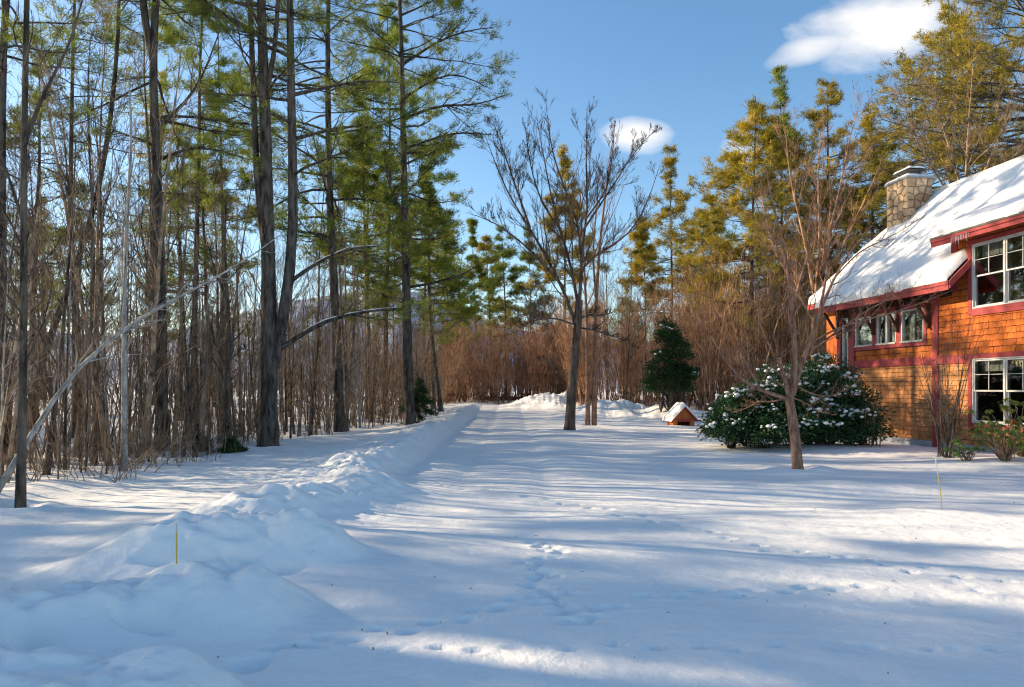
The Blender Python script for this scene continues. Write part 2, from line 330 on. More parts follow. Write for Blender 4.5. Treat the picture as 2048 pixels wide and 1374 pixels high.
        for (sx_, sy_, a_, s_, d_) in STEPS:
            i0, i1 = np.searchsorted(YS, [sy_ - 0.4, sy_ + 0.4]); j0, j1 = np.searchsorted(XS, [sx_ - 0.4, sx_ + 0.4])
            if i1 <= i0 or j1 <= j0: continue
            X = x[i0:i1, j0:j1] - sx_; Y = y[i0:i1, j0:j1] - sy_; c, s = math.cos(a_), math.sin(a_)
            q = np.hypot((X * c + Y * s) / (s_ * 0.62), (-X * s + Y * c) / (s_ * 0.42)); q = q + 0.25 * vn(x[i0:i1, j0:j1] * 22, y[i0:i1, j0:j1] * 22, 77)
            h[i0:i1, j0:j1] += -0.9 * d_ * np.exp(-np.clip(q, 0, None) ** 5) + 0.10 * d_ * np.exp(-((q - 1.3) / 0.28) ** 2)
    return h
def axis(segs):
    out = []
    for a, b, n in segs: out.append(np.linspace(a, b, n, endpoint=False))
    out.append([segs[-1][1]]); return np.concatenate(out)
XS = axis([(-260, -60, 20), (-60, -20, 40), (-20, -8, 80), (-8, 8, 380), (8, 14, 70), (14, 60, 60), (60, 260, 20)])
YS = np.concatenate([axis([(-80, -8, 12), (-8, 2.4, 20)])[:-1], axis([(2.4, 7.5, 210), (7.5, 12, 110), (12, 20, 85), (20, 50, 105), (50, 120, 35), (120, 400, 20)])])
GX, GY = np.meshgrid(XS, YS)
GZ = height(GX, GY, True)
ny, nx = GX.shape; idx = np.arange(ny * nx).reshape(ny, nx)
F = np.stack([idx[:-1, :-1], idx[:-1, 1:], idx[1:, 1:], idx[1:, :-1]], -1).reshape(-1, 4)
ground = obj('snowy_ground', mesh_np('snowy_ground', np.stack([GX, GY, GZ], -1).reshape(-1, 3), F, [SNOW]), kind='structure')
def hz(x, y): return float(height(np.array([x]), np.array([y]))[0])
# far land out to the horizon, a bit below the near sheet
a = np.linspace(0, 2 * math.pi, 65)[:-1]; rad = np.array([255, 600, 1200, 2600, 6000])
fr = np.stack([np.cos(a)[None] * rad[:, None], np.sin(a)[None] * rad[:, None], np.full((5, 64), -3.0)], -1)
ii = np.arange(5 * 64).reshape(5, 64); jj = np.roll(ii, -1, 1)
M['farland'] = material('far_snowy_woodland', (0.30, 0.30, 0.33), 0.9, (0.60, 0.62, 0.66), 0.01)
fg = Geo(); fg.add(fr.reshape(-1, 3), np.stack([ii[:-1], jj[:-1], jj[1:], ii[1:]], -1).reshape(-1, 4))
c0 = np.array([[-262, -90, -3.2], [262, -90, -3.2], [262, 410, -3.2], [-262, 410, -3.2]])
fg.add(c0, np.array([[0, 1, 2, 3]]))
obj('far_land', fg.mesh('far_land', [M['farland']]), kind='structure')
# mountain with ski runs
def mountain():
    m = bpy.data.materials.new('hazy_wooded_mountain'); m.use_nodes = True; t = m.node_tree; b = t.nodes['Principled BSDF']; b.inputs['Roughness'].default_value = 0.95
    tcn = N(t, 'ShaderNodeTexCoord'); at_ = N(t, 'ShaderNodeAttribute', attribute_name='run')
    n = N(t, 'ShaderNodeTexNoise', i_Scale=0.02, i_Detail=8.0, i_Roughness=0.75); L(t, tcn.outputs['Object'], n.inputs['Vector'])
    cr = N(t, 'ShaderNodeValToRGB'); e = cr.color_ramp.elements; e[0].position = 0.4; e[1].position = 0.62; e[0].color = (0.13, 0.17, 0.24, 1); e[1].color = (0.36, 0.42, 0.52, 1)  # distance haze is painted into these blue-grey forest tones, no air volume
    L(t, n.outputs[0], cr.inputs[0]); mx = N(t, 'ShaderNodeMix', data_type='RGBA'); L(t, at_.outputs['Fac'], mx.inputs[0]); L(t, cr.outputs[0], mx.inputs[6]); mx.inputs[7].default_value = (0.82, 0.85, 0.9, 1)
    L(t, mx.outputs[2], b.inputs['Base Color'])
    xs = np.linspace(-3600, 1800, 220); ys = np.linspace(2200, 4200, 60); X, Y = np.meshgrid(xs, ys)
    prof = 430 * np.exp(-((X + 700) / 900) ** 2) + 250 * np.exp(-((X + 2400) / 800) ** 2) + 140 * np.exp(-((X - 700) / 700) ** 2)
    Z = prof * sstep(2200, 3100, Y) + 70 * fbm(X * 0.0025, Y * 0.0025, 90, 4) * sstep(2200, 2600, Y) - 12
    run = np.zeros_like(X)
    for (ax, ay, bx, by, w) in ((-560, 3100, -180, 2350, 26), (-700, 3100, -420, 2350, 22), (-300, 2900, -60, 2300, 22), (-420, 2800, -480, 2300, 18), (-1700, 3000, -1300, 2300, 24)):
        t_ = np.clip((Y - by) / (ay - by), 0, 1); cx = bx + (ax - bx) * t_ + 25 * np.sin(t_ * 5)
        run = np.maximum(run, np.clip(1.6 - np.abs(X - cx) / w, 0, 1) * (Y > by) * (Y < ay))
    i2 = np.arange(X.size).reshape(X.shape)
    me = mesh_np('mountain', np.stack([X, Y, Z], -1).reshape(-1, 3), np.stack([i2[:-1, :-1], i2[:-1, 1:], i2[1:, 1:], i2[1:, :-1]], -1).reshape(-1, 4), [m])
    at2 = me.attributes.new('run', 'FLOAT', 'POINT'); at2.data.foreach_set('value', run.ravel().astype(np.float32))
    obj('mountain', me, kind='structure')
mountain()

# ------------------------------------------------------------------ house
def box(x0, x1, y0, y1, z0, z1):
    V = np.array([(x, y, z) for z in (z0, z1) for y in (y0, y1) for x in (x0, x1)], float)
    F = np.array([(0, 2, 3, 1), (4, 5, 7, 6), (0, 1, 5, 4), (2, 6, 7, 3), (0, 4, 6, 2), (1, 3, 7, 5)]); return V, F
def boxes(name, bl, mat, parent, bev=0.0, **kw):
    g = Geo()
    for b in bl: g.add(*box(*b))
    o = obj(name, g.mesh(name, [mat], False), parent, **kw)
    return o
HA = math.atan2(-0.9923, 0.1231)
house = thing('shingled_house', 'orange shingled two-storey house with red trim and a snow-covered steep roof right of the yard', 'house', (10.78, 23.3, 0), HA)
S_END = 12.5
WT = 0.14
openings = [(0.42, 0.72, 1.1, 3.85)] + [(a, b, 2.87, 3.80) for a, b in ((1.09, 1.97), (2.16, 3.04), (3.25, 4.17))] + [(5.88, 7.85, 0.72, 2.32), (5.88, 7.85, 3.56, 5.16), (9.2, 11.2, 0.72, 2.32), (9.2, 11.2, 3.56, 5.16)]
def cells(s0, s1, z0, z1):
    ss = sorted({s0, s1, *[v for o in openings for v in o[:2] if s0 < v < s1]}); zs = sorted({z0, z1, *[v for o in openings for v in o[2:] if z0 < v < z1]})
    out = []
    for a, b in zip(ss[:-1], ss[1:]):
        for c, d in zip(zs[:-1], zs[1:]):
            m = ((a + b) / 2, (c + d) / 2)
            if not any(o[0] < m[0] < o[1] and o[2] < m[1] < o[3] for o in openings): out.append((a, b, 0.0, WT, c, d))
    return out
wall = boxes('wall', cells(0.15, 5.21, -0.3, 4.25) + cells(5.21, S_END, -0.3, 5.45), M['brace'], house)
boxes('wall', [(0.15, 0.29, WT, 7.3, -0.3, 4.25), (S_END - 0.14, S_END, WT, 7.3, -0.3, 5.4), (0.15, S_END, 7.3, 7.44, -0.3, 4.2)], M['shingle'], house)
# gable ends
for s in (0.15, S_END - 0.14):
    V = np.array([(s, 0.02, 4.2), (s, 7.3, 4.2), (s, 3.3, 8.0), (s + 0.14, 0.02, 4.2), (s + 0.14, 7.3, 4.2), (s + 0.14, 3.3, 8.0)]); 
    obj('gable_wall', mesh_np('gable_wall', V, [np.array([(0, 1, 4, 3), (1, 2, 5, 4), (2, 0, 3, 5)]), np.array([(0, 2, 1), (3, 4, 5)])], [M['shingle']], False), house)
boxes('dormer_side_wall', [(5.215, 5.33, WT + 0.001, 1.6, 4.26, 5.5)], M['shingle'], house)
boxes('foundation', [(0.10, S_END + 0.05, -0.05, -0.001, -0.3, 0.16)], M['concrete'], house)
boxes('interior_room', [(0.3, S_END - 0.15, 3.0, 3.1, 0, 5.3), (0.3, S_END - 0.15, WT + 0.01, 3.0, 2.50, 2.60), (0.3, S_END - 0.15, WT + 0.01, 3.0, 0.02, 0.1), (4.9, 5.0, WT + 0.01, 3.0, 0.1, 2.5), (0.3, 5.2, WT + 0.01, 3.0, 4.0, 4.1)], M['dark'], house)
# shingles: single pieces where they show largest, the rest joined
rs = random.Random(3)
def clear_spans(z0, z1, s0, s1):
    sp = [(s0, s1)]
    for o in openings:
        pad = 0.115
        if o[2] - 0.12 < (z0 + z1) / 2 < o[3] + 0.12:
            new = []
            for a, b in sp:
                if o[1] + pad <= a or o[0] - pad >= b: new.append((a, b)); continue
                if a < o[0] - pad: new.append((a, o[0] - pad))
                if b > o[1] + pad: new.append((o[1] + pad, b))
            sp = new
    return sp
def shingle_geo(w, h, t):
    V = np.array([(0.004, -t, 0), (w - 0.004, -t, 0), (w - 0.004, -0.002, 0), (0.004, -0.002, 0), (0.004, -0.012, h), (w - 0.004, -0.012, h), (w - 0.004, -0.002, h), (0.004, -0.002, h)])
    F = np.array([(0, 1, 5, 4), (0, 3, 2, 1), (0, 4, 7, 3), (1, 2, 6, 5)]); return V, F
sh_cache = {}
pieces = []
def fill(s0, s1, z0, z1, course, mk, wmin, wmax):
    z = z0; r = 0
    while z < z1 - 0.02:
        h = min(course, z1 - z)
        for a, b in clear_spans(z, z + h, s0, s1):
            s = a
            while s < b - 0.03:
                w = rs.uniform(wmin, wmax); 
                if s + w > b - 0.05: w = b - s
                pieces.append((s, z + rs.uniform(-0.006, 0.006), w, h - 0.009, mk)); s += w
        z += course
fill(4.735, 5.21, 2.44, 3.99, 0.15, 'shingle', 0.09, 0.2)
fill(5.21, S_END, 2.44, 4.1, 0.15, 'shingle', 0.09, 0.2)
fill(5.41, S_END, 4.1, 5.42, 0.15, 'shingle', 0.09, 0.2)
fill(1.1, 4.52, 2.44, 2.76, 0.15, 'shingle', 0.09, 0.2)
fill(4.28, 4.52, 2.76, 4.0, 0.15, 'shingle', 0.09, 0.2)
fill(1.1, 4.52, 0.16, 2.22, 0.125, 'clap', 0.12, 0.26)
fill(4.735, S_END, 0.16, 2.22, 0.125, 'clap', 0.12, 0.26)
def showing(p): return p[0] < 7.9
vis = [p for p in pieces if showing(p)]
vis.sort(key=lambda p: -(p[2] * p[3]) / (23.3 - p[0]) ** 2 - (10 if p[4] == 'shingle' and p[0] > 4.7 else 0))
single = vis[:298]; sset = set(id(p) for p in single)
for (s, z, w, h, mk) in single:
    wq = round(w, 2); key = (wq, round(h, 3), mk)
    if key not in sh_cache:
        V, F_ = shingle_geo(w, h, rs.uniform(0.026, 0.036)); sh_cache[key] = mesh_np('shingle', V, F_, [M[mk]], False)
    o = obj('shingle', sh_cache[key], wall, loc=(s, 0, z))
for mk in ('shingle', 'clap'):
    g = Geo(); 
    for p in pieces:
        if id(p) in sset or p[4] != mk: continue
        V, F_ = shingle_geo(p[2], p[3], 0.03 + rs.uniform(-0.006, 0.006)); g.add(V + [p[0], 0, p[1]], F_)
    obj('wall_shingles', g.mesh('wall_shingles', [M[mk]], False), wall, kind='stuff')
# trim boards
for b in ((0.13, 0.33, -0.05, 0.001, 0.0, 4.12), (0.78, 1.07, -0.06, 0.001, 0.0, 4.12), (4.53, 4.73, -0.055, 0.001, 0.0, 4.1), (5.2, 5.4, -0.05, 0.001, 4.1, 5.45)):
    boxes('corner_board', [b], M['trim'], house)
boxes('belly_band', [(1.07, 4.53, -0.045, 0.0, 2.22, 2.44)], M['trim'], house)
boxes('belly_band', [(4.73, S_END, -0.045, 0.0, 2.22 + 0.11, 2.44)], M['trim'], house)
boxes('belly_band', [(4.73, 5.78, -0.043, 0.0, 2.215, 2.33)], M['trim'], house)
for (a, b, c, d) in openings[1:4]: pass
boxes('window_band_board', [(1.07, 4.28, -0.04, 0.0, 2.76, 2.87)], M['trim'], house)
boxes('window_band_board', [(1.07, 4.28, -0.04, 0.0, 3.80, 3.95)], M['trim'], house)
for a, b in ((1.97, 2.16), (3.04, 3.25), (4.17, 4.28)): boxes('window_band_board', [(a, b, -0.042, 0.0, 2.87, 3.80)], M['trim'], house)
boxes('wall_panel', [(0.33, 0.78, -0.02, 0.0, 0, 1.1)], M['trim'], house)
def casing(a, b, c, d):
    boxes('casing', [(a - 0.11, a, -0.05, 0.0, c - 0.13, d + 0.11)], M['trim'], house); boxes('casing', [(b, b + 0.11, -0.05, 0.0, c - 0.13, d + 0.11)], M['trim'], house)
    boxes('casing', [(a, b, -0.048, 0.0, d, d + 0.11)], M['trim'], house); boxes('casing', [(a, b, -0.065, 0.0, c - 0.18, c)], M['trim'], house)
for o in openings[4:]: casing(*o)
def frame_boxes(a, b, c, d, t, y0, y1): return [(a, a + t, y0, y1, c, d), (b - t, b, y0, y1, c, d), (a + t, b - t, y0, y1, c, c + t), (a + t, b - t, y0, y1, d - t, d)]
def double_hung(a, b, c, d):
    w = thing_part('window', (0, 0, 0))
    m = (a + b) / 2
    boxes('frame', frame_boxes(a, b, c, d, 0.028, -0.035, 0.11) + [(m - 0.022, m + 0.022, -0.036, 0.11, c + 0.035, d - 0.035)], M['white'], w)
    for (x0, x1) in ((a + 0.028, m - 0.022), (m + 0.022, b - 0.028)):
        zc = (c + d) / 2
        boxes('sash', frame_boxes(x0, x1, c + 0.035, zc + 0.02, 0.035, 0.02, 0.05), M['white'], w); boxes('sash', frame_boxes(x0, x1, zc - 0.02, d - 0.035, 0.035, -0.015, 0.015), M['white'], w)
        xm = (x0 + x1) / 2; zt = (zc + d) / 2
        boxes('muntin', [(xm - 0.006, xm + 0.006, -0.012, 0.012, zc + 0.025, d - 0.08)], M['white'], w); boxes('muntin', [(x0 + 0.035, x1 - 0.035, -0.010, 0.010, zt - 0.006, zt + 0.006)], M['white'], w)
        for (z0, z1, yy_) in ((c + 0.08, zc - 0.025, 0.035), (zc + 0.025, d - 0.08, 0.0)):
            V = np.array([(x0 + 0.035, yy_, z0), (x1 - 0.035, yy_, z0), (x1 - 0.035, yy_, z1), (x0 + 0.035, yy_, z1)]); obj('pane', mesh_np('pane', V, np.array([(0, 1, 2, 3)]), [M['glass']], False), w)
    boxes('blind', [(a + 0.05, m - 0.05, 0.20, 0.21, d - 0.32, d - 0.03)], M['blind'], w)
    return w
def thing_part(name, loc): return obj(name, None, house, loc=loc)
for o in openings[4:]: double_hung(*o)
for k, (a, b, c, d) in enumerate(openings[:4]):
    w = thing_part('window', (0, 0, 0))
    boxes('frame', frame_boxes(a, b, c, d, 0.04, -0.03, 0.09), M['sill'], w)
    boxes('sill', [(a, b, -0.07, -0.031, c, c + 0.05)], M['sill'], w)
    xs_ = [a + 0.04, b - 0.04] if k != 2 else [a + 0.04, (a + b) / 2 - 0.035, (a + b) / 2 + 0.035, b - 0.04]
    if k == 2: boxes('mullion', [(xs_[1], xs_[2], -0.028, 0.08, c + 0.04, d - 0.04)], M['sill'], w)
    for i in range(0, len(xs_), 2):
        V = np.array([(xs_[i], 0.02, c + 0.04), (xs_[i + 1], 0.02, c + 0.04), (xs_[i + 1], 0.02, d - 0.04), (xs_[i], 0.02, d - 0.04)]); obj('pane', mesh_np('pane', V, np.array([(0, 1, 2, 3)]), [M['glass']], False), w)
    if k: boxes('curtain', [(a + 0.05, a + 0.32, 0.16, 0.18, c + 0.02, d - 0.02)], M['blind'], w)
    else: boxes('curtain', [(a + 0.02, b - 0.02, 0.16, 0.18, c + 0.02, d - 0.02)], M['blind'], w)
# roof slabs, snow
EV_Y, EV_Z, PITCH, RIDGE = -0.60, 4.17, 0.97, 3.1
def slab(name, s0, s1, y0, z0, y1, z1, th, mat, parent):
    V = np.array([(s, y, z + dz) for dz in (0, th) for (y, z) in ((y0, z0), (y1, z1)) for s in (s0, s1)], float)
    return obj(name, mesh_np(name, V, np.array([(0, 2, 3, 1), (4, 5, 7, 6), (0, 1, 5, 4), (2, 6, 7, 3), (0, 4, 6, 2), (1, 3, 7, 5)]), [mat], False), parent)
RZ = EV_Z + (RIDGE - EV_Y) * PITCH
roof = slab('roof', -0.08, 5.82, EV_Y, EV_Z, RIDGE, RZ, 0.06, M['roofing'], house)
slab('roof', 5.82, S_END + 0.3, 0.45, EV_Z + 1.05 * PITCH, RIDGE, RZ, 0.06, M['roofing'], house)
slab('roof', -0.08, S_END + 0.3, 7.9, RZ - 4.7 * PITCH, RIDGE, RZ, 0.058, M['roofing'], house)
slab('soffit', -0.06, 5.8, EV_Y + 0.03, EV_Z - 0.05, 0.02, EV_Z + 0.58, 0.02, M['brace'], house)
boxes('fascia', [(-0.09, 5.83, EV_Y - 0.04, EV_Y, EV_Z - 0.13, EV_Z + 0.09)], M['trim'], house)
boxes('fascia', [(-0.10, 5.84, EV_Y - 0.065, EV_Y - 0.04, EV_Z + 0.0, EV_Z + 0.10)], M['trim'], house)
for s in (-0.1, S_END + 0.29): slab('rake_board', s - 0.04, s, EV_Y - 0.02, EV_Z - 0.1, RIDGE, RZ - 0.1, 0.2, M['trim'], house)
slab('rake_board', 5.83, 5.87, EV_Y - 0.02, EV_Z - 0.1, 0.0, EV_Z + 0.5, 0.2, M['trim'], house)
DY, DZ, DP = -0.42, 5.40, 0.45
dY1 = (DZ - EV_Z + EV_Y * PITCH - DY * DP + 0.0) / (PITCH - DP)
slab('dormer_roof', 5.03, S_END + 0.3, DY, DZ, dY1, DZ + (dY1 - DY) * DP, 0.06, M['roofing'], house)
slab('dormer_soffit', 5.05, S_END + 0.3, DY + 0.02, DZ - 0.04, 0.0, DZ + 0.14, 0.02, M['trim'], house)
boxes('dormer_fascia', [(5.02, S_END + 0.3, DY - 0.04, DY, DZ - 0.15, DZ + 0.05)], M['trim'], house)
boxes('dormer_fascia', [(5.015, S_END + 0.3, DY - 0.07, DY - 0.04, DZ - 0.04, DZ + 0.055)], M['trim'], house)
boxes('drip_edge', [(5.01, S_END + 0.3, DY - 0.085, DY - 0.071, DZ + 0.035, DZ + 0.085)], M['metal'], house)
slab('dormer_rake_board', 4.99, 5.03, DY - 0.03, DZ - 0.12, 0.9, DZ - 0.12 + 1.3 * DP, 0.2, M['trim'], house)
# lower rear wing roof beyond the gable end
slab('rear_wing_roof', -1.9, -0.12, 0.15, 4.5, RIDGE, 4.5 + (RIDGE - 0.15) * PITCH * 0.9, 0.06, M['roofing'], house)
boxes('rear_wing_wall', [(-1.7, 0.14, 0.7, 0.84, -0.3, 4.95)], M['shingle'], house)
boxes('fascia', [(-1.92, -0.13, 0.10, 0.15, 4.38, 4.58)], M['trim'], house)
def snow_slab(name, s0, s1, y0, z0, y1, pitch, th, seed, ns=90, ny_=70, lump=0.10):
    u_ = np.linspace(0, 1, ns); v_ = np.linspace(0, 1, ny_)
    U_, V_ = np.meshgrid(u_, v_); s = s0 + (s1 - s0) * U_; y = y0 + (y1 - y0) * V_
    e = np.minimum.reduce([(s - s0) / 0.16, (s1 - s) / 0.16, (y - y0) / 0.16, (y1 - y) / 0.05 + 0.6]); e = np.clip(e, 0, 1); prof = np.sqrt(1 - (1 - e) ** 2)
    T = (th + lump * fbm(s * 0.9, y * 0.9, seed, 3)) * prof * (1 + 0.12 * vn(s * 3, y * 3, seed + 3))
    base = z0 + (y - y0) * pitch + 0.065
    nrm = np.array([-pitch, 1.0]) / math.hypot(pitch, 1)
    bulge = 0.05 * vn(s * 2.5, s * 0 + 4, seed + 9) + 0.05 * vn(s * 0.8, s * 0, seed + 5)
    yo = y + nrm[0] * T - (1 - e) ** 2 * 0.0 + np.where(V_ < 0.02, 1, 0) * bulge; zo = base + nrm[1] * T
    top = np.stack([s, yo, zo], -1).reshape(-1, 3); i2 = np.arange(ns * ny_).reshape(ny_, ns)
    Fq = np.stack([i2[:-1, :-1], i2[:-1, 1:], i2[1:, 1:], i2[1:, :-1]], -1).reshape(-1, 4)
    return obj(name, mesh_np(name, top, Fq, [SNOW]), house)
snow_slab('roof_snow', -0.1, 5.72, EV_Y - 0.07, EV_Z, RIDGE + 0.1, PITCH, 0.17, 3, lump=0.06)
snow_slab('roof_snow', 5.5, S_END + 0.3, 0.5, EV_Z + 1.10 * PITCH, RIDGE + 0.1, PITCH, 0.17, 3, lump=0.06)
snow_slab('roof_snow', -0.1, S_END + 0.3, 7.9, RZ - 4.7 * PITCH, RIDGE - 0.15, -PITCH * -1 * -1, 0.25, 13)
snow_slab('dormer_snow', 5.0, S_END + 0.3, DY - 0.08, DZ, dY1 + 0.5, DP, 0.20, 23, 120, 40, 0.06)
snow_slab('rear_wing_snow', -1.9, -0.13, 0.13, 4.5, RIDGE, PITCH * 0.9, 0.25, 33, 30, 40)
boxes('ridge_cap', [(1.0, S_END + 0.3, RIDGE - 0.05, RIDGE + 0.25, RZ + 0.03, RZ + 0.08)], M['roofing'], house)
# eave braces
for s in (0.23, 0.92, 2.065, 3.145, 4.40):
    b = thing_part('eave_brace', (s, 0, 0))
    def beam(p, q, w):
        d = np.array(q) - np.array(p); L_ = np.linalg.norm(d); d /= L_; nn = np.array([0, -d[2], d[1]])
        V = []
        for t_ in (0, 1):
            for sx_, sn in ((-1, -1), (1, -1), (1, 1), (-1, 1)): V.append(np.array(p) + d * L_ * t_ + np.array([sx_ * w, 0, 0]) + nn * w * sn)
        return np.array(V), np.array([(0, 1, 2, 3), (7, 6, 5, 4), (0, 4, 5, 1), (1, 5, 6, 2), (2, 6, 7, 3), (3, 7, 4, 0)])
    for nm, (p, q, w) in dict(post=((0, -0.085, 3.2), (0, -0.085, 4.25), 0.04), arm=((0, -0.1, 4.17), (0, -0.57, 4.08), 0.035), strut=((0, -0.10, 3.35), (0, -0.54, 4.04), 0.035)).items():
        V, F_ = beam(p, q, w); obj(nm, mesh_np(nm, V, F_, [M['brace']], False), b)
# icicles under the dormer eave
for i in range(11):
    s = 5.75 + i * 0.055 + rs.uniform(-0.02, 0.02); ln = rs.uniform(0.06, 0.3)
    pt = np.array([[(s, DY - 0.055, DZ - 0.03 - ln * t_) for t_ in np.linspace(0, 1, 4)]]); V, F_ = tubes(pt, np.array([[0.011, 0.008, 0.005, 0.001]]), 6)
    obj('icicle', mesh_np('icicle', V, F_, [M['ice']]), house)
# chimney of separate stones
def clip_poly(poly, n, c):
    out = []
    for i in range(len(poly)):
        a, b = poly[i], poly[(i + 1) % len(poly)]; da, db = np.dot(a, n) - c, np.dot(b, n) - c
        if da <= 0: out.append(a)
        if da * db < 0: out.append(a + (b - a) * da / (da - db))
    return out
def stones(w, h, n, rng):
    gx, gz = max(2, round(w / 0.24)), max(2, round(h / 0.24)); pts = []
    for j in range(gz):
        for i in range(gx):
            pts.append(((i + 0.5 + (0.5 if j % 2 else 0) * 0.5 + rng.uniform(-0.3, 0.3)) / gx * w, (j + 0.5 + rng.uniform(-0.3, 0.3)) / gz * h))
    pts = np.array(pts); res = []
    for i, p in enumerate(pts):
        poly = [np.array(c, float) for c in ((0, 0), (w, 0), (w, h), (0, h))]
        for j, q in enumerate(pts):
            if j == i: continue
            d = q - p; L_ = np.linalg.norm(d); poly = clip_poly(poly, d / L_, np.dot((p + q) / 2, d / L_) - 0.012)
            if len(poly) < 3: break
        if len(poly) >= 3: res.append(np.array(poly))
    return res
chim = thing_part('chimney', (-0.12, 1.92, 5.9)); cw, cd, ch = 1.0, 0.88, 2.5
boxes('core', [(0.03, cw - 0.03, 0.03, cd - 0.03, -0.6, ch - 0.02)], M['mortar'], chim)
rng_c = np.random.default_rng(4)
for (o_, ax, w) in (((0, 0.03, 0), (1, 0, 0), cw), ((cw - 0.03, 0, 0), (0, 1, 0), cd), ((0.03, cd, 0), (0, -1, 0), cd), ((cw, cd - 0.03, 0), (-1, 0, 0), cw)):
    ax = np.array(ax, float); nrm = np.array([ax[1], -ax[0], 0])
    for poly in stones(w, ch, 0, rng_c):
        c = poly.mean(0); k = len(poly); dep = rng_c.uniform(0.03, 0.055)
        ring = lambda sc_, dd: np.array([np.array(o_) + ax * (c[0] + (p[0] - c[0]) * sc_) + np.array([0, 0, c[1] + (p[1] - c[1]) * sc_]) + nrm * dd for p in poly])
        V = np.concatenate([ring(1.0, 0.0), ring(0.97, dep * 0.7), ring(0.78, dep)]); Fq = []
        for r_ in (0, 1):
            for i in range(k): Fq.append((r_ * k + i, r_ * k + (i + 1) % k, (r_ + 1) * k + (i + 1) % k, (r_ + 1) * k + i))
        cap = np.array([[2 * k + i for i in range(k)]])
        obj('stone', mesh_np('stone', V, [np.array(Fq), cap], [M['stone']], False), chim)
boxes('crown', [(-0.05, cw + 0.05, -0.05, cd + 0.05, ch, ch + 0.06)], M['concrete'], chim)
def blob_sheet(w, d, th, seed, n=16):
    X, Y = np.meshgrid(np.linspace(0, 1, n), np.linspace(0, 1, n)); e = np.minimum.reduce([X, 1 - X, Y, 1 - Y]) / 0.15; e = np.clip(e, 0, 1); Z = th * np.sqrt(1 - (1 - e) ** 2) * (1 + 0.4 * vn(X * 3, Y * 3, seed))
    i2 = np.arange(n * n).reshape(n, n)
    return np.stack([X * w, Y * d, Z], -1).reshape(-1, 3), np.stack([i2[:-1, :-1], i2[:-1, 1:], i2[1:, 1:], i2[1:, :-1]], -1).reshape(-1, 4)
V, F_ = blob_sheet(cw + 0.1, cd + 0.1, 0.09, 5); obj('snow_cap', mesh_np('snow_cap', V + [-0.05, -0.05, ch + 0.06], F_, [SNOW]), chim)
boxes('cap_leg', [(0.25, 0.29, 0.2, 0.24, ch + 0.02, ch + 0.3), (0.71, 0.75, 0.2, 0.24, ch + 0.02, ch + 0.3), (0.25, 0.29, 0.64, 0.68, ch + 0.02, ch + 0.3), (0.71, 0.75, 0.64, 0.68, ch + 0.02, ch + 0.3)], M['metal'], chim)
V = np.array([(0.05, 0.1, ch + 0.3), (0.95, 0.1, ch + 0.3), (0.95, 0.78, ch + 0.3), (0.05, 0.78, ch + 0.3), (0.3, 0.3, ch + 0.42), (0.7, 0.3, ch + 0.42), (0.7, 0.58, ch + 0.42), (0.3, 0.58, ch + 0.42)])
obj('chimney_cap', mesh_np('chimney_cap', V, np.array([(0, 3, 2, 1), (4, 5, 6, 7), (0, 1, 5, 4), (1, 2, 6, 5), (2, 3, 7, 6), (3, 0, 4, 7)]), [M['metal']], False), chim)
V, F_ = blob_sheet(0.8, 0.6, 0.09, 8); V[:, 2] += ch + 0.36; obj('snow_cap', mesh_np('snow_cap', V + [0.1, 0.14, 0], F_, [SNOW]), chim)

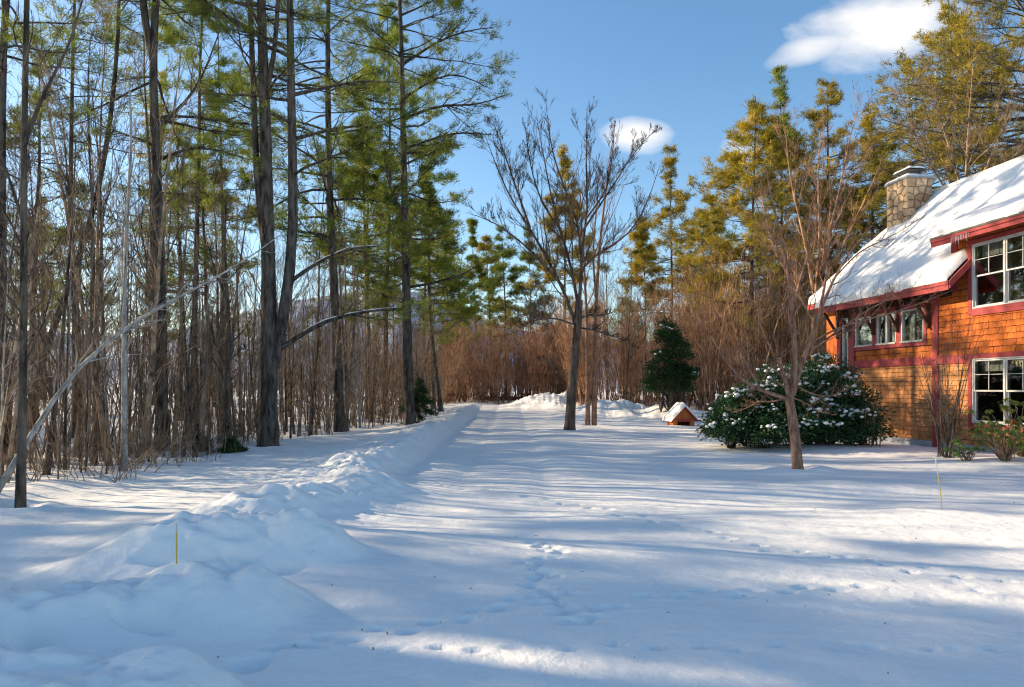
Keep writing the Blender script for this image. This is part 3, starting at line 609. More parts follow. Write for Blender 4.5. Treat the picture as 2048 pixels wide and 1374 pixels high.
# ------------------------------------------------------------------ trees
def needles(rng, C, D, per, ln, w, spread=0.75, upb=0.25):
    n = len(C); c = np.repeat(C, per, 0); d = np.repeat(D, per, 0)
    d = unit(d * 0.9 + rng.normal(size=d.shape) * spread * np.array([1, 1, 0.6]) + np.array([0, 0, upb]))
    s = unit(np.cross(d, rng.normal(size=d.shape))) * w * 0.5 * rng.uniform(0.7, 1.3, (len(c), 1))
    c = c + rng.normal(size=c.shape) * ln * 0.22; l = ln * rng.uniform(0.7, 1.25, (len(c), 1))
    V = np.stack([c - s, c + s, c + d * l], 1).reshape(-1, 3); return V, np.arange(len(c) * 3).reshape(-1, 3)
def pine_geo(rng, trunk, R, z0f, nb, Lf, l2=11, tuft=9, per=10, nl=0.18, nw=0.014, tilt=0.12, dead=0.12, sides=9, azbias=None, extra=None, upc=0.35, limbs=None):
    """trunk: list of polylines [(K,3)], R list of radius arrays"""
    wood = Geo(); leaf = Geo()
    for p, r in zip(trunk, R): V, F_ = tubes(p[None], np.asarray(r)[None], sides); wood.add(V, F_)
    main, rm = trunk[0], np.asarray(R[0]); K = 8
    Bs, Rs, Ls, live = [], [], [], []
    for ti, (tp, tr) in enumerate(zip(trunk, R)):
        tr = np.asarray(tr); H = tp[-1, 2] - main[0, 2]
        nbt = nb if ti == 0 else nb // 2
        lo = z0f if ti == 0 else 0.25
        f = np.sort(lo + (1 - lo) * rng.uniform(0, 1, nbt) ** 0.72); f = np.round(f * 30) / 30 + rng.normal(0, 1, nbt) * (0.009 + 0.03 * (f > 0.6)); f = np.clip(f, 0.02, 0.995)
        p, tg, r = at(tp[None], tr[None], np.zeros(nbt, int), f)
        az = rng.uniform(0, 2 * math.pi, nbt)
        if azbias is not None:
            k = rng.uniform(size=nbt) < azbias[1]; az[k] = azbias[0] + rng.normal(0, 0.5, k.sum())
        Ln = np.array([Lf((q[2] - main[0, 2])) for q in p]) * rng.uniform(0.4, 1.2, nbt)
        tl = tilt + rng.normal(0, 0.12, nbt) + 0.5 * f ** 3
        d = unit(np.stack([np.cos(az), np.sin(az), tl], 1)); out = np.zeros((nbt, K, 3)); out[:, 0] = p; cur = p.copy()
        for i in range(1, K):
            d = d + rng.normal(size=d.shape) * 0.09; d[:, 2] += (-0.05 if i < 4 else 0.07) * upc / 0.35; d = unit(d); cur = cur + d * (Ln / (K - 1))[:, None]; out[:, i] = cur
        r0 = np.minimum(r * 0.42, 0.012 + 0.014 * Ln); Bs.append(out); Rs.append(r0[:, None] * np.linspace(1, 0.22, K)[None]); Ls.append(Ln); live.append((f > z0f + dead * 0.6) | (rng.uniform(size=nbt) < 0.35) if ti == 0 else np.ones(nbt, bool))
    if limbs:
        for (pl, r0) in limbs:
            q = resample(pl, K); Bs.append(q[None]); Rs.append(np.linspace(r0, r0 * 0.25, K)[None]); Ls.append(np.array([np.linalg.norm(np.diff(q, axis=0), axis=1).sum()])); live.append(np.array([True]))
    B = np.concatenate(Bs); Rb = np.concatenate(Rs); Lb = np.concatenate(Ls); live = np.concatenate(live)
    V, F_ = tubes(B, Rb, 4); wood.add(V, F_)
    S, Rs2, L2 = grow(rng, B, Rb, l2, 0.36, 1.0, 0.42 * Lb, 0.8, 4, 0.22, 0.18, 0.55, 0.3, 0.0035, flat=0.75, taperlen=0.55)
    V, F_ = tubes(S, Rs2, 3); wood.add(V, F_)
    lv = np.repeat(live, l2)
    Sd, Rd, _ = grow(rng, S[~lv], Rs2[~lv], 3, 0.2, 0.9, 0.3 * L2[~lv], 0.8, 3, 0.2, 0.1, 0.6, 0.4, 0.003) if (~lv).any() else (None, None, None)
    if Sd is not None: V, F_ = tubes(Sd, Rd, 3); wood.add(V, F_)
    Sl = S[lv]; par = np.repeat(np.arange(len(Sl)), tuft); t_ = rng.uniform(0.25, 1.05, len(par)).clip(0, 1)
    lr = np.clip(np.repeat(Lb, l2)[lv] / np.percentile(Lb, 70), 0.12, 1.0); keep = rng.uniform(size=len(par)) < np.repeat(rng.uniform(0.15, 1.1, len(Sl)) * lr ** 0.9, tuft)
    par, t_ = par[keep], t_[keep]; c, tg, _ = at(Sl, Rs2[lv], par, t_)
    c = c + rng.normal(size=c.shape) * nl * np.array([0.5, 0.5, 0.22])
    V, F_ = needles(rng, c, tg, per, nl, nw); leaf.add(V, F_)
    ends = B[live][:, -1]; te = unit(B[live][:, -1] - B[live][:, -2]); V, F_ = needles(rng, np.repeat(ends, 3, 0) + rng.normal(size=(len(ends) * 3, 3)) * nl * 0.5, np.repeat(te, 3, 0), per, nl, nw); leaf.add(V, F_)
    return wood, leaf
def bare_geo(rng, limbs, levels, sides=7, K0=12, twigr=0.0035, droop=0.0):
    """limbs: [(pts, r0, r1)], levels: list of (nper, t0, t1, lenfrac or abs, angle, K, wig, up)"""
    g = Geo(); cur = []
    Pn = np.stack([resample(p, K0) for p, _, _ in limbs]); R = np.stack([np.linspace(a, b, K0) for _, a, b in limbs])
    flare = np.ones(K0); flare[0] = 1.35; flare[1] = 1.08; R[0] *= flare
    V, F_ = tubes(Pn, R, sides); g.add(V, F_)
    if len(limbs) > 4: Pn, R = Pn[1:], R[1:]                          # the bole itself stays clean
    Ln = np.linalg.norm(np.diff(Pn, axis=1), axis=2).sum(1)
    for li, (nper, t0, t1, lf, ang, K, wig, up) in enumerate(levels):
        length = Ln * lf if lf < 5 else np.full(len(Pn), lf - 5.0)
        Pn, R, Ln = grow(rng, Pn, R, nper, t0, t1, length, ang, K, wig, up, 0.42, 0.3, twigr)
        V, F_ = tubes(Pn, R, 4 if li == 0 else 3); g.add(V, F_)
    return g
def register(t, *kids): KIDS[t.name] = list(kids)
def add_tree(name, label, cat, base, wood, leaf, wm, lm, group=None, snow=None):
    t = thing(name, label, cat, base, 0, group); off = np.array(base)
    k = []
    for nm, g, m in (('trunk', wood, wm), ('crown', leaf, lm)):
        if g is None: continue
        for v in g.V: v -= off
        k.append(obj(nm, g.mesh(nm, [m], nm == 'trunk'), t))
    if snow is not None:
        for v in snow.V: v -= off
        k.append(obj('snow', snow.mesh('snow', [SNOW]), t))
    register(t, *k); return t
def limb_snow(polys):
    g = Geo()
    for p, r in polys:
        q = resample(p, 40); a_ = np.arange(40); w_ = 0.55 + 0.9 * vn(a_ * 0.45 + p[0][0], a_ * 0.0 + 1.0, 9); q[:, 2] += r * 0.8; rr = np.clip(r * 0.8 * w_, 0.001, None); rr[0] = rr[-1] = 0.001
        V, F_ = tubes(q[None], rr[None], 6); g.add(V, F_)
    return g
def px_path(pts, Y, wob=0.0, rng=None):
    out = []
    for i, p in enumerate(pts):
        yy_ = p[2] if len(p) > 2 else Y
        out.append(P(p[0], p[1], yy_))
    return np.array(out)
def hero_pine(label, pts, Y, r0, top, seed, spread=3.2, z0f=0.25, nb=62, forks=(), limbs=(), mat='needle', snow=None, azbias=None, **kw):
    rng = np.random.default_rng(seed); spread = spread * (1.12 if Y > 40 else 1.0)
    main = px_path(pts, Y); main[0, 2] = hz(main[0, 0], main[0, 1]) - 0.1
    d = main[-1] - main[-2]; d = d / np.linalg.norm(d); d = unit(d * 0.3 + np.array([0, 0, 1]))
    while main[-1, 2] < top: main = np.vstack([main, main[-1] + d * 2.0 + rng.normal(size=3) * 0.12])
    tp = resample(main, 22); r0 = r0 * 0.86; R = np.interp(tp[:, 2], [tp[0, 2], tp[0, 2] + 0.5, top * 0.5, top], [r0 * 1.35, r0, r0 * 0.55, 0.02])
    trunks, radii = [tp], [R]
    for f in forks:
        q = px_path(f[0], Y); d = unit(unit(q[-1] - q[-2]) * 0.25 + np.array([0, 0, 1]))
        while q[-1, 2] < f[2]: q = np.vstack([q, q[-1] + d * 2.0 + rng.normal(size=3) * 0.12])
        q = resample(q, 16); trunks.append(q); radii.append(np.linspace(f[1] * 0.85, 0.02, 16))
    H = top
    Lf = lambda z: spread * (0.55 + 0.45 * math.sin(min(max(z / H, 0), 1) * math.pi)) * (1.0 if z / H < 0.7 else max(0.2, ((1 - min(z / H, 1)) / 0.3) ** 0.75))
    lb = [(px_path(l, Y), r) for l, r in limbs]
    w, lf = pine_geo(rng, trunks, radii, z0f, nb, Lf, azbias=azbias, limbs=lb, **kw)
    sn = limb_snow([(px_path(l, Y), r) for l, r in snow]) if snow else None
    add_tree('pine_tree', label, 'pine tree', tuple(tp[0]), w, lf, M['pinebark'], M[mat], snow=sn)

hero_pine('tall dark pine beside the drive, rightmost of the big trunks on the left', [(820, 858), (815, 700), (813, 600), (808, 350), (803, 100), (800, 0)], 27, 0.24, 23, 101, 4.2, 0.16, 78, nl=0.2, nw=0.022,
          limbs=[([(805, 240), (880, 205), (950, 215), (1010, 190)], 0.07), ([(803, 130), (870, 85), (930, 60), (985, 55)], 0.07), ([(804, 300), (870, 275), (920, 262), (985, 270)], 0.06), ([(803, 200), (860, 160), (910, 140), (975, 175)], 0.06), ([(803, 30), (850, 10), (900, -20)], 0.05), ([(808, 330), (860, 305), (910, 290)], 0.05), ([(812, 620), (760, 618), (700, 632)], 0.06)])
hero_pine('straight dark pine between the double-trunked pine and the tall one beside the drive', [(680, 865), (674, 700), (668, 560), (660, 450), (656, 250), (655, 0)], 25, 0.22, 23, 102, 3.6, 0.2, 85, nl=0.2, nw=0.022)
hero_pine('massive double-trunked pine with a long snowy limb sweeping right', [(535, 892), (537, 800), (542, 700), (537, 580), (535, 450), (532, 330), (530, 200), (520, 0)], 19, 0.27, 22, 103, 3.6, 0.34, 55,
          forks=[([(546, 735), (562, 660), (578, 600), (588, 520), (590, 450), (584, 330), (583, 200), (578, 0)], 0.19, 22), ([(533, 520), (516, 420), (512, 330), (507, 200), (500, 0)], 0.12, 20), ([(530, 200), (552, 100), (556, 0)], 0.08, 19)],
          limbs=[([(548, 705), (580, 690), (615, 657), (650, 640), (700, 627), (760, 618), (815, 615)], 0.075), ([(585, 560), (640, 520), (700, 494), (760, 492)], 0.06), ([(585, 190), (650, 175), (720, 160), (800, 165)], 0.06), ([(580, 280), (640, 265), (690, 250), (760, 256)], 0.06)],
          snow=[([(590, 682), (615, 657), (650, 640), (700, 627), (760, 618), (805, 616)], 0.024), ([(600, 545), (640, 520), (700, 494), (760, 492)], 0.02)])
hero_pine('tall forked pine behind the leaning birch, with shaggy bark and thin crown', [(325, 905), (323, 800), (322, 650), (318, 450), (312, 300), (306, 200), (303, 100), (312, 0)], 17.2, 0.18, 21, 104, 3.0, 0.28, 60,
          forks=[([(306, 120), (288, 70), (283, 0)], 0.11, 20)], limbs=[([(318, 250), (360, 220), (400, 170), (440, 60)], 0.05), ([(320, 320), (380, 290), (440, 300), (500, 320)], 0.045)])
hero_pine('slim pine in the gap left of the double-trunked pine', [(440, 893), (442, 700), (447, 500), (440, 250), (436, 60)], 29, 0.13, 16, 105, 2.2, 0.3, 45, nl=0.2, nw=0.022)
hero_pine('dark pine just behind the far left undergrowth', [(150, 915), (152, 700), (140, 400), (148, 0)], 22, 0.11, 22, 106, 3.4, 0.3, 60, nl=0.2, nw=0.022)
hero_pine('leaning pine with a dark slanting trunk at far left', [(30, 930), (85, 720), (120, 610), (170, 500), (215, 300), (240, 60)], 18, 0.11, 19, 107, 2.8, 0.45, 45)
hero_pine('thick dark pine cut off by the left edge of the picture', [(2, 960), (4, 700), (2, 300), (8, 0)], 15, 0.14, 20, 108, 3.2, 0.3, 55)
hero_pine('thin leaning pine standing alone at the far left verge of the drive', [(882, 822), (872, 740), (862, 660), (856, 560)], 38, 0.16, 12.5, 109, 2.2, 0.45, 40, nl=0.25, nw=0.032)
hero_pine('bushy green pine between the two rightmost big trunks on the left', [(735, 850), (733, 600), (728, 420), (726, 330)], 34, 0.14, 14.5, 110, 3.0, 0.3, 80, nl=0.24, nw=0.028, l2=12)
hero_pine('bushy green pine right behind the tall dark pine by the drive', [(868, 826), (862, 640), (858, 470), (855, 300)], 42, 0.15, 12.8, 111, 3.0, 0.22, 80, nl=0.25, nw=0.032)
hero_pine('green pine whose crown fills the sky behind the third trunk from the drive', [(770, 850), (772, 600), (780, 400), (779, 120)], 36, 0.17, 21, 112, 3.4, 0.3, 95, nl=0.24, nw=0.028)
hero_pine('green pine seen between the forked pine and the double trunk', [(385, 890), (390, 600), (398, 300), (400, 80)], 27, 0.15, 20, 113, 2.6, 0.25, 50, nl=0.2, nw=0.022)
# pines beyond the thicket and behind the house
gold = dict(mat='needlegold')
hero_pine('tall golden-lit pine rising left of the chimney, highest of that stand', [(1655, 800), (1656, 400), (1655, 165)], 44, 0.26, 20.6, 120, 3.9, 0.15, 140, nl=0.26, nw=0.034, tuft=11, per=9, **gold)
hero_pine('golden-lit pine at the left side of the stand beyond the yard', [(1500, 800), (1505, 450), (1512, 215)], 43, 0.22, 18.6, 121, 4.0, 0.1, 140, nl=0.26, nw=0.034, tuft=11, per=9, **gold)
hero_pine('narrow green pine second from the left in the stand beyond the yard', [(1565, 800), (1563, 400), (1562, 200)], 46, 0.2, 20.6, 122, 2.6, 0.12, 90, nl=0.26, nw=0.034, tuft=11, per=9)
hero_pine('golden-lit pine directly behind the stone chimney', [(1745, 790), (1745, 400), (1745, 290)], 42, 0.22, 16.6, 123, 3.8, 0.15, 100, nl=0.26, nw=0.034, tuft=11, per=9, **gold)
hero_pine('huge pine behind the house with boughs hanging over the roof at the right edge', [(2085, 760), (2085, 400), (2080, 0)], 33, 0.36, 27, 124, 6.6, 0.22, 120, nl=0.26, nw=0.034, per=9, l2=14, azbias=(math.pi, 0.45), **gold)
hero_pine('wide pine with golden-lit boughs between chimney and right edge', [(1905, 780), (1905, 400), (1900, 200)], 40, 0.3, 23, 125, 4.8, 0.2, 140, nl=0.26, nw=0.034, tuft=11, per=9, **gold)
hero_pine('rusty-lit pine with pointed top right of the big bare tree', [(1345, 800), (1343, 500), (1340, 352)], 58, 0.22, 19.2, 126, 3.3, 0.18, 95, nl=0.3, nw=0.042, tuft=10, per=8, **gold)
hero_pine('pine with rusty-lit boughs whose top shows through the big bare tree', [(1128, 800), (1130, 500), (1132, 348)], 56, 0.2, 18.8, 127, 2.6, 0.25, 80, nl=0.3, nw=0.042, tuft=10, per=8, **gold)
hero_pine('slender pine with a long bare stem left of the mountain gap pines', [(958, 800), (950, 600), (944, 488)], 62, 0.11, 14.4, 128, 1.3, 0.6, 30, nl=0.27, nw=0.05)
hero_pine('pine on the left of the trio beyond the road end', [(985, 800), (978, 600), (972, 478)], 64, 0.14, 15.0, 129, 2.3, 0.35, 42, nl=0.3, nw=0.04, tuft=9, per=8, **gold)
hero_pine('tallest pine of the trio beyond the road end', [(1012, 800), (1010, 600), (1003, 455)], 60, 0.16, 15.2, 130, 2.3, 0.35, 45, nl=0.3, nw=0.04, tuft=9, per=8)
hero_pine('spreading pine on the right of the trio beyond the road end', [(1060, 800), (1062, 600), (1058, 500)], 62, 0.16, 13.8, 131, 2.6, 0.3, 48, nl=0.3, nw=0.04, tuft=9, per=8)
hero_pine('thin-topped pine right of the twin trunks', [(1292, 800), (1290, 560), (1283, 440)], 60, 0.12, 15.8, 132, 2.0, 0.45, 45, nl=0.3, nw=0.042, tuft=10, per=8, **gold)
hero_pine('dense pine between the rusty-lit pine and the yard stand', [(1425, 800), (1423, 560), (1420, 400)], 56, 0.15, 16.5, 133, 2.6, 0.3, 70, nl=0.3, nw=0.042, tuft=10, per=8, **gold)
hero_pine('dark green pine glimpsed between bare stems near the road end', [(905, 800), (903, 600), (898, 520)], 55, 0.13, 11.6, 134, 2.2, 0.3, 40, nl=0.3, nw=0.04, tuft=9, per=8)
# spruces
def spruce(label, px, py, topy, Y, wid, seed, mat='needledark', cat='spruce tree', name='spruce_tree', gap=0.0):
    rng = np.random.default_rng(seed); b = P(px, py, Y); b[2] = hz(b[0], b[1]) - 0.1; top = P(px, topy, Y)[2]; H = top - b[2]
    tp = np.stack([np.full(8, b[0]), np.full(8, b[1]), np.linspace(b[2], top, 8)], 1); sc = wid
    wood, leaf = pine_geo(rng, [tp], [np.linspace(0.02 + H * 0.012, 0.01, 8)], 0.04, int(22 + H * 9), lambda z: sc * max(0.08, (1 - z / H)) , l2=9, tuft=6, per=6, nl=max(0.10, Y * 0.0045), nw=max(0.02, Y * 0.0011), tilt=-0.15, dead=0.0, sides=6)
    add_tree(name, label, cat, tuple(b), wood, leaf, M['pinebark'], M[mat])
spruce('dark blue-green spruce in the gap below the snowy mountain', 920, 800, 590, 62, 2.4, 201)
spruce('small spruce left of the dark one in the mountain gap', 893, 800, 640, 56, 1.3, 202)
spruce('low dark spruce seedling at the foot of the pine nearest the drive', 838, 838, 760, 27.5, 0.9, 203)
spruce('little snow-dusted spruce at the wood edge between birch and double trunk', 395, 925, 868, 17.5, 0.6, 204)
spruce('little green fir by the foot of the double-trunked pine', 462, 915, 880, 17, 0.5, 205)
# bare trees traced from the view
def hero_bare(name, label, cat, limbs, Y, seed, levels, mat='bark', snow=None, twigr=0.004, dy=0.0):
    rng = np.random.default_rng(seed); LB = []
    for i, (pts, r0, r1) in enumerate(limbs):
        q = px_path(pts, Y)
        if i == 0: q[0, 2] = hz(q[0, 0], q[0, 1]) - 0.1
        else:
            k = np.linspace(0, 1, len(q)); off = rng.normal(0, dy) * k ** 1.3; s_ = (q[:, 1] + off) / q[:, 1]
            q = np.stack([q[:, 0] * s_, q[:, 1] + off, CAMH + (q[:, 2] - CAMH) * s_], 1)
        LB.append((q, r0, r1))
    g = bare_geo(rng, LB, levels, twigr=twigr); base = tuple(LB[0][0][0])
    sn = limb_snow([(px_path(l, Y), r) for l, r in snow]) if snow else None
    return add_tree(name, label, cat, base, g, None, M[mat], None, snow=sn)
hero_bare('maple_tree', 'large spreading bare maple standing alone at the middle of the yard', 'maple tree', [
    ([(1138, 862), (1142, 800), (1147, 740), (1155, 660), (1158, 600)], 0.2, 0.14),
    ([(1153, 660), (1135, 590), (1100, 530), (1070, 470), (1020, 400), (995, 340), (970, 270)], 0.075, 0.01),
    ([(1128, 575), (1095, 535), (1050, 490), (1000, 450), (950, 430)], 0.052, 0.009),
    ([(1060, 455), (1030, 370), (1010, 310), (985, 240)], 0.045, 0.01),
    ([(1156, 610), (1140, 520), (1110, 430), (1090, 330), (1075, 245)], 0.065, 0.009),
    ([(1120, 460), (1080, 400), (1060, 330), (1050, 250)], 0.04, 0.008),
    ([(1158, 610), (1165, 520), (1160, 450), (1135, 390), (1100, 300), (1095, 230)], 0.075, 0.01),
    ([(1164, 500), (1175, 420), (1172, 330), (1174, 215)], 0.052, 0.008),
    ([(1160, 470), (1200, 410), (1240, 350), (1270, 300), (1310, 260)], 0.046, 0.008),
    ([(1162, 540), (1200, 500), (1250, 480), (1290, 420), (1320, 330)], 0.046, 0.008),
    ([(1170, 440), (1215, 380), (1225, 310), (1230, 240)], 0.04, 0.008),
    ([(1155, 640), (1180, 628), (1205, 632), (1230, 622)], 0.035, 0.012),
    ([(1157, 655), (1190, 660), (1235, 675), (1265, 690)], 0.035, 0.01),
    ([(1150, 650), (1110, 635), (1070, 640), (1040, 655)], 0.035, 0.01),
    ([(1147, 755), (1110, 735), (1075, 715)], 0.02, 0.006)], 25.7, 301,
    [(20, 0.12, 0.97, 0.25, 0.6, 6, 0.18, 0.4), (9, 0.15, 0.98, 0.46, 0.55, 4, 0.18, 0.4), (5, 0.15, 0.95, 0.5, 0.45, 3, 0.2, 0.4)],
    snow=[([(1158, 638), (1180, 628), (1205, 632), (1228, 623)], 0.028), ([(1165, 656), (1190, 660), (1235, 675)], 0.026), ([(1140, 648), (1110, 635), (1075, 640)], 0.026)], twigr=0.0055, dy=1.6, mat='maple')
hero_bare('twin_stem_tree', 'smooth tan twin-stemmed tree just right of the big maple', 'tree', [
    ([(1175, 852), (1175, 700), (1172, 600), (1165, 480), (1160, 380)], 0.1, 0.02), ([(1188, 852), (1190, 700), (1192, 600), (1200, 470), (1215, 360), (1225, 280)], 0.12, 0.02),
    ([(1192, 600), (1185, 500), (1195, 400), (1196, 320)], 0.05, 0.012), ([(1190, 720), (1225, 700), (1250, 650)], 0.02, 0.006)], 29, 302,
    [(9, 0.45, 0.97, 0.22, 0.5, 5, 0.25, 0.4), (5, 0.2, 0.98, 0.45, 0.5, 4, 0.25, 0.4), (3, 0.2, 0.95, 0.5, 0.5, 3, 0.2, 0.3)], 'youngbark', twigr=0.006, dy=1.0)
hero_bare('ornamental_tree', 'young tree with reddish trunk and twisting pale limbs in front of the evergreen bush', 'tree', [
    ([(1597, 943), (1591, 880), (1584, 830), (1578, 795)], 0.108, 0.085),
    ([(1580, 800), (1594, 770), (1592, 730), (1587, 690), (1588, 640), (1583, 590), (1575, 520), (1550, 430), (1530, 330)], 0.065, 0.008),
    ([(1585, 790), (1597, 750), (1606, 710), (1625, 675), (1640, 620), (1665, 560), (1700, 500), (1745, 450)], 0.055, 0.008),
    ([(1578, 800), (1572, 765), (1562, 735), (1558, 712)], 0.05, 0.03),
    ([(1574, 798), (1545, 788), (1515, 778), (1490, 768), (1450, 720), (1428, 680), (1400, 640)], 0.042, 0.005),
    ([(1520, 778), (1500, 740), (1480, 705), (1485, 660)], 0.018, 0.004), ([(1575, 795), (1545, 806), (1515, 800), (1500, 815), (1462, 826)], 0.02, 0.004),
    ([(1560, 735), (1545, 700), (1520, 660), (1515, 600), (1500, 540)], 0.022, 0.004), ([(1515, 778), (1530, 750), (1560, 720), (1580, 700)], 0.012, 0.003),
    ([(1590, 770), (1625, 790), (1660, 795), (1690, 780), (1720, 760)], 0.022, 0.004), ([(1585, 795), (1610, 805), (1640, 825), (1670, 830)], 0.016, 0.003),
    ([(1606, 710), (1640, 690), (1690, 650), (1740, 615), (1800, 590), (1850, 570)], 0.025, 0.004), ([(1618, 690), (1670, 655), (1730, 640), (1790, 625), (1860, 600), (1905, 580)], 0.022, 0.003),
    ([(1588, 650), (1560, 610), (1530, 590), (1500, 560)], 0.02, 0.004), ([(1586, 620), (1600, 560), (1625, 480), (1640, 400)], 0.03, 0.005),
    ([(1640, 620), (1655, 540), (1660, 460), (1680, 380)], 0.03, 0.005), ([(1665, 560), (1720, 500), (1790, 470), (1850, 430)], 0.018, 0.004),
    ([(1583, 585), (1560, 500), (1520, 430), (1500, 370)], 0.02, 0.004)], 13.4, 303,
    [(15, 0.15, 0.98, 0.27, 0.65, 6, 0.35, 0.4), (7, 0.15, 0.98, 0.42, 0.6, 4, 0.3, 0.3), (3, 0.2, 0.95, 0.45, 0.6, 3, 0.3, 0.2)], 'youngbark', snow=[([(1574, 797), (1580, 790), (1588, 786)], 0.03)], twigr=0.0026, dy=0.7)
hero_bare('birch_tree', 'pale leaning birch arching over the undergrowth at left', 'birch tree', [
    ([(-25, 1010, 9.6), (15, 950, 9.7), (60, 880, 9.8), (105, 790, 10.0), (150, 735, 10.2), (200, 690, 10.4), (245, 655, 10.6), (300, 620, 10.8), (370, 590, 11.2), (430, 556, 11.5), (500, 520, 11.9), (560, 470, 12.2)], 0.042, 0.008),
    ([(300, 620, 10.8), (240, 560, 10.9), (200, 520, 11)], 0.02, 0.005)], 10, 304,
    [(20, 0.35, 0.98, 0.10, 0.6, 5, 0.3, 0.1), (4, 0.2, 0.98, 0.45, 0.5, 4, 0.25, 0.1)], 'pale', twigr=0.0022)
hero_bare('poplar_tree', 'pale thin straight poplar crossing behind the leaning birch', 'poplar tree', [
    ([(247, 952), (250, 800), (248, 650), (250, 560), (252, 440), (262, 340), (266, 230), (258, 160)], 0.06, 0.014), ([(250, 640), (246, 560), (242, 480), (270, 300)], 0.03, 0.008)], 12.8, 305,
    [(14, 0.3, 0.98, 0.13, 0.6, 5, 0.25, 0.3), (5, 0.2, 0.98, 0.45, 0.5, 4, 0.25, 0.3)], 'pale', twigr=0.0028, dy=0.6)
hero_bare('grey_tree', 'straight grey tree close by at the far left, rooted in the open snow', 'tree', [
    ([(40, 1008), (44, 880), (47, 700), (48, 500), (46, 300), (52, 100), (55, -60), (60, -400)], 0.056, 0.025), ([(47, 700), (20, 640), (-40, 560)], 0.02, 0.006), ([(46, 300), (80, 200), (140, 90), (170, -20)], 0.03, 0.008), ([(48, 450), (10, 330), (-20, 250)], 0.025, 0.006)], 9.5, 306,
    [(18, 0.2, 0.98, 0.12, 0.8, 5, 0.3, 0.2), (6, 0.2, 0.98, 0.45, 0.6, 4, 0.3, 0.2), (3, 0.2, 0.95, 0.5, 0.5, 3, 0.2, 0.1)], 'bark', twigr=0.0022, dy=0.5)
hero_bare('bare_tree', 'dark bare tree with a crooked stem left of the double-trunked pine', 'tree', [
    ([(458, 915), (456, 850), (453, 760), (460, 680), (455, 600), (448, 500), (452, 400)], 0.09, 0.02), ([(455, 600), (430, 540), (410, 470)], 0.03, 0.006), ([(453, 730), (480, 700), (500, 690)], 0.02, 0.005)], 17.5, 307,
    [(14, 0.25, 0.98, 0.2, 0.6, 5, 0.35, 0.3), (7, 0.2, 0.98, 0.45, 0.5, 4, 0.3, 0.3), (3, 0.2, 0.95, 0.5, 0.5, 3, 0.2, 0.2)], 'bark', twigr=0.004, dy=0.8)
hero_bare('bare_tree', 'bare brown tree fanning out behind the snowy roof edge, left of the chimney', 'tree', [
    ([(1625, 820), (1628, 700), (1630, 600)], 0.13, 0.1), ([(1630, 600), (1610, 480), (1580, 360), (1570, 250)], 0.07, 0.01), ([(1630, 620), (1650, 500), (1680, 380), (1700, 270), (1715, 220)], 0.08, 0.01), ([(1632, 600), (1680, 500), (1730, 400), (1760, 330)], 0.06, 0.01),
    ([(1628, 640), (1580, 560), (1540, 480), (1520, 380)], 0.06, 0.01), ([(1630, 600), (1640, 480), (1635, 360), (1640, 260)], 0.06, 0.01)], 27, 308,
    [(18, 0.12, 0.98, 0.3, 0.5, 6, 0.25, 0.4), (9, 0.15, 0.98, 0.42, 0.45, 5, 0.25, 0.4), (3, 0.2, 0.95, 0.5, 0.4, 3, 0.2, 0.3)], 'redtwig', twigr=0.0055, dy=1.5)
hero_bare('bare_tree', 'bare tree with pale upright stems behind the roof, right of the chimney', 'tree', [
    ([(1935, 700), (1932, 500), (1930, 400)], 0.12, 0.09), ([(1930, 400), (1900, 300), (1870, 200), (1850, 130)], 0.06, 0.01), ([(1930, 410), (1935, 280), (1945, 150), (1950, 80)], 0.06, 0.01), ([(1930, 420), (1980, 320), (2020, 220), (2045, 150)], 0.06, 0.01), ([(1932, 450), (1880, 360), (1830, 280), (1800, 180)], 0.06, 0.01), ([(1932, 440), (2000, 340), (2060, 280)], 0.05, 0.01)], 30, 309,
    [(18, 0.12, 0.98, 0.3, 0.5, 6, 0.25, 0.4), (9, 0.15, 0.98, 0.42, 0.45, 5, 0.25, 0.4), (3, 0.2, 0.95, 0.5, 0.4, 3, 0.2, 0.3)], 'twig', twigr=0.006, dy=1.5)
# dark conifer behind the kennel

# --- kinds copied through the wood
EV = []
def variant_pine(seed, H, r0, spread, z0f, nb, mat):
    rng = np.random.default_rng(seed); tp = np.stack([np.cumsum(rng.normal(0, 0.05, 16)), np.cumsum(rng.normal(0, 0.05, 16)), np.linspace(0, H, 16)], 1); tp[0, :2] = 0
    R = np.interp(tp[:, 2], [0, 0.5, H * 0.5, H], [r0 * 1.3, r0, r0 * 0.6, 0.02])
    Lf = lambda z: spread * (0.6 + 0.4 * math.sin(min(z / H, 1) * math.pi)) * (1.0 if z / H < 0.6 else max(0.1, (1 - z / H) / 0.4))
    w, l = pine_geo(rng, [tp], [R], z0f, nb, Lf, l2=9, tuft=7, per=8, nl=0.27, nw=0.034, sides=6)
    return w.mesh('trunk', [M['pinebark']]), l.mesh('crown', [M[mat]], False)
def variant_bare(seed, H, r0, mat, stems=1, lev=None, twigr=0.005, fan=0.25, K0=9):
    rng = np.random.default_rng(seed); LB = []
    for i in range(stems):
        a = rng.uniform(0, 6.28); f = fan * rng.uniform(0.2, 1) * (1 if stems > 1 else 0.25); h = H * rng.uniform(0.75, 1)
        b = np.array([rng.normal(0, 0.12), rng.normal(0, 0.12), 0]) if stems > 1 else np.zeros(3)
        pts = [b + np.array([math.cos(a) * f * h * t_ ** 1.3, math.sin(a) * f * h * t_ ** 1.3, h * t_]) + (rng.normal(0, 0.05, 3) * h * 0.15 if 0 < t_ else 0) for t_ in np.linspace(0, 1, 6)]
        LB.append((pts, r0, r0 * 0.15))
    g = bare_geo(rng, LB, lev, sides=5, K0=K0, twigr=twigr)
    return g.mesh('trunk', [M[mat]])
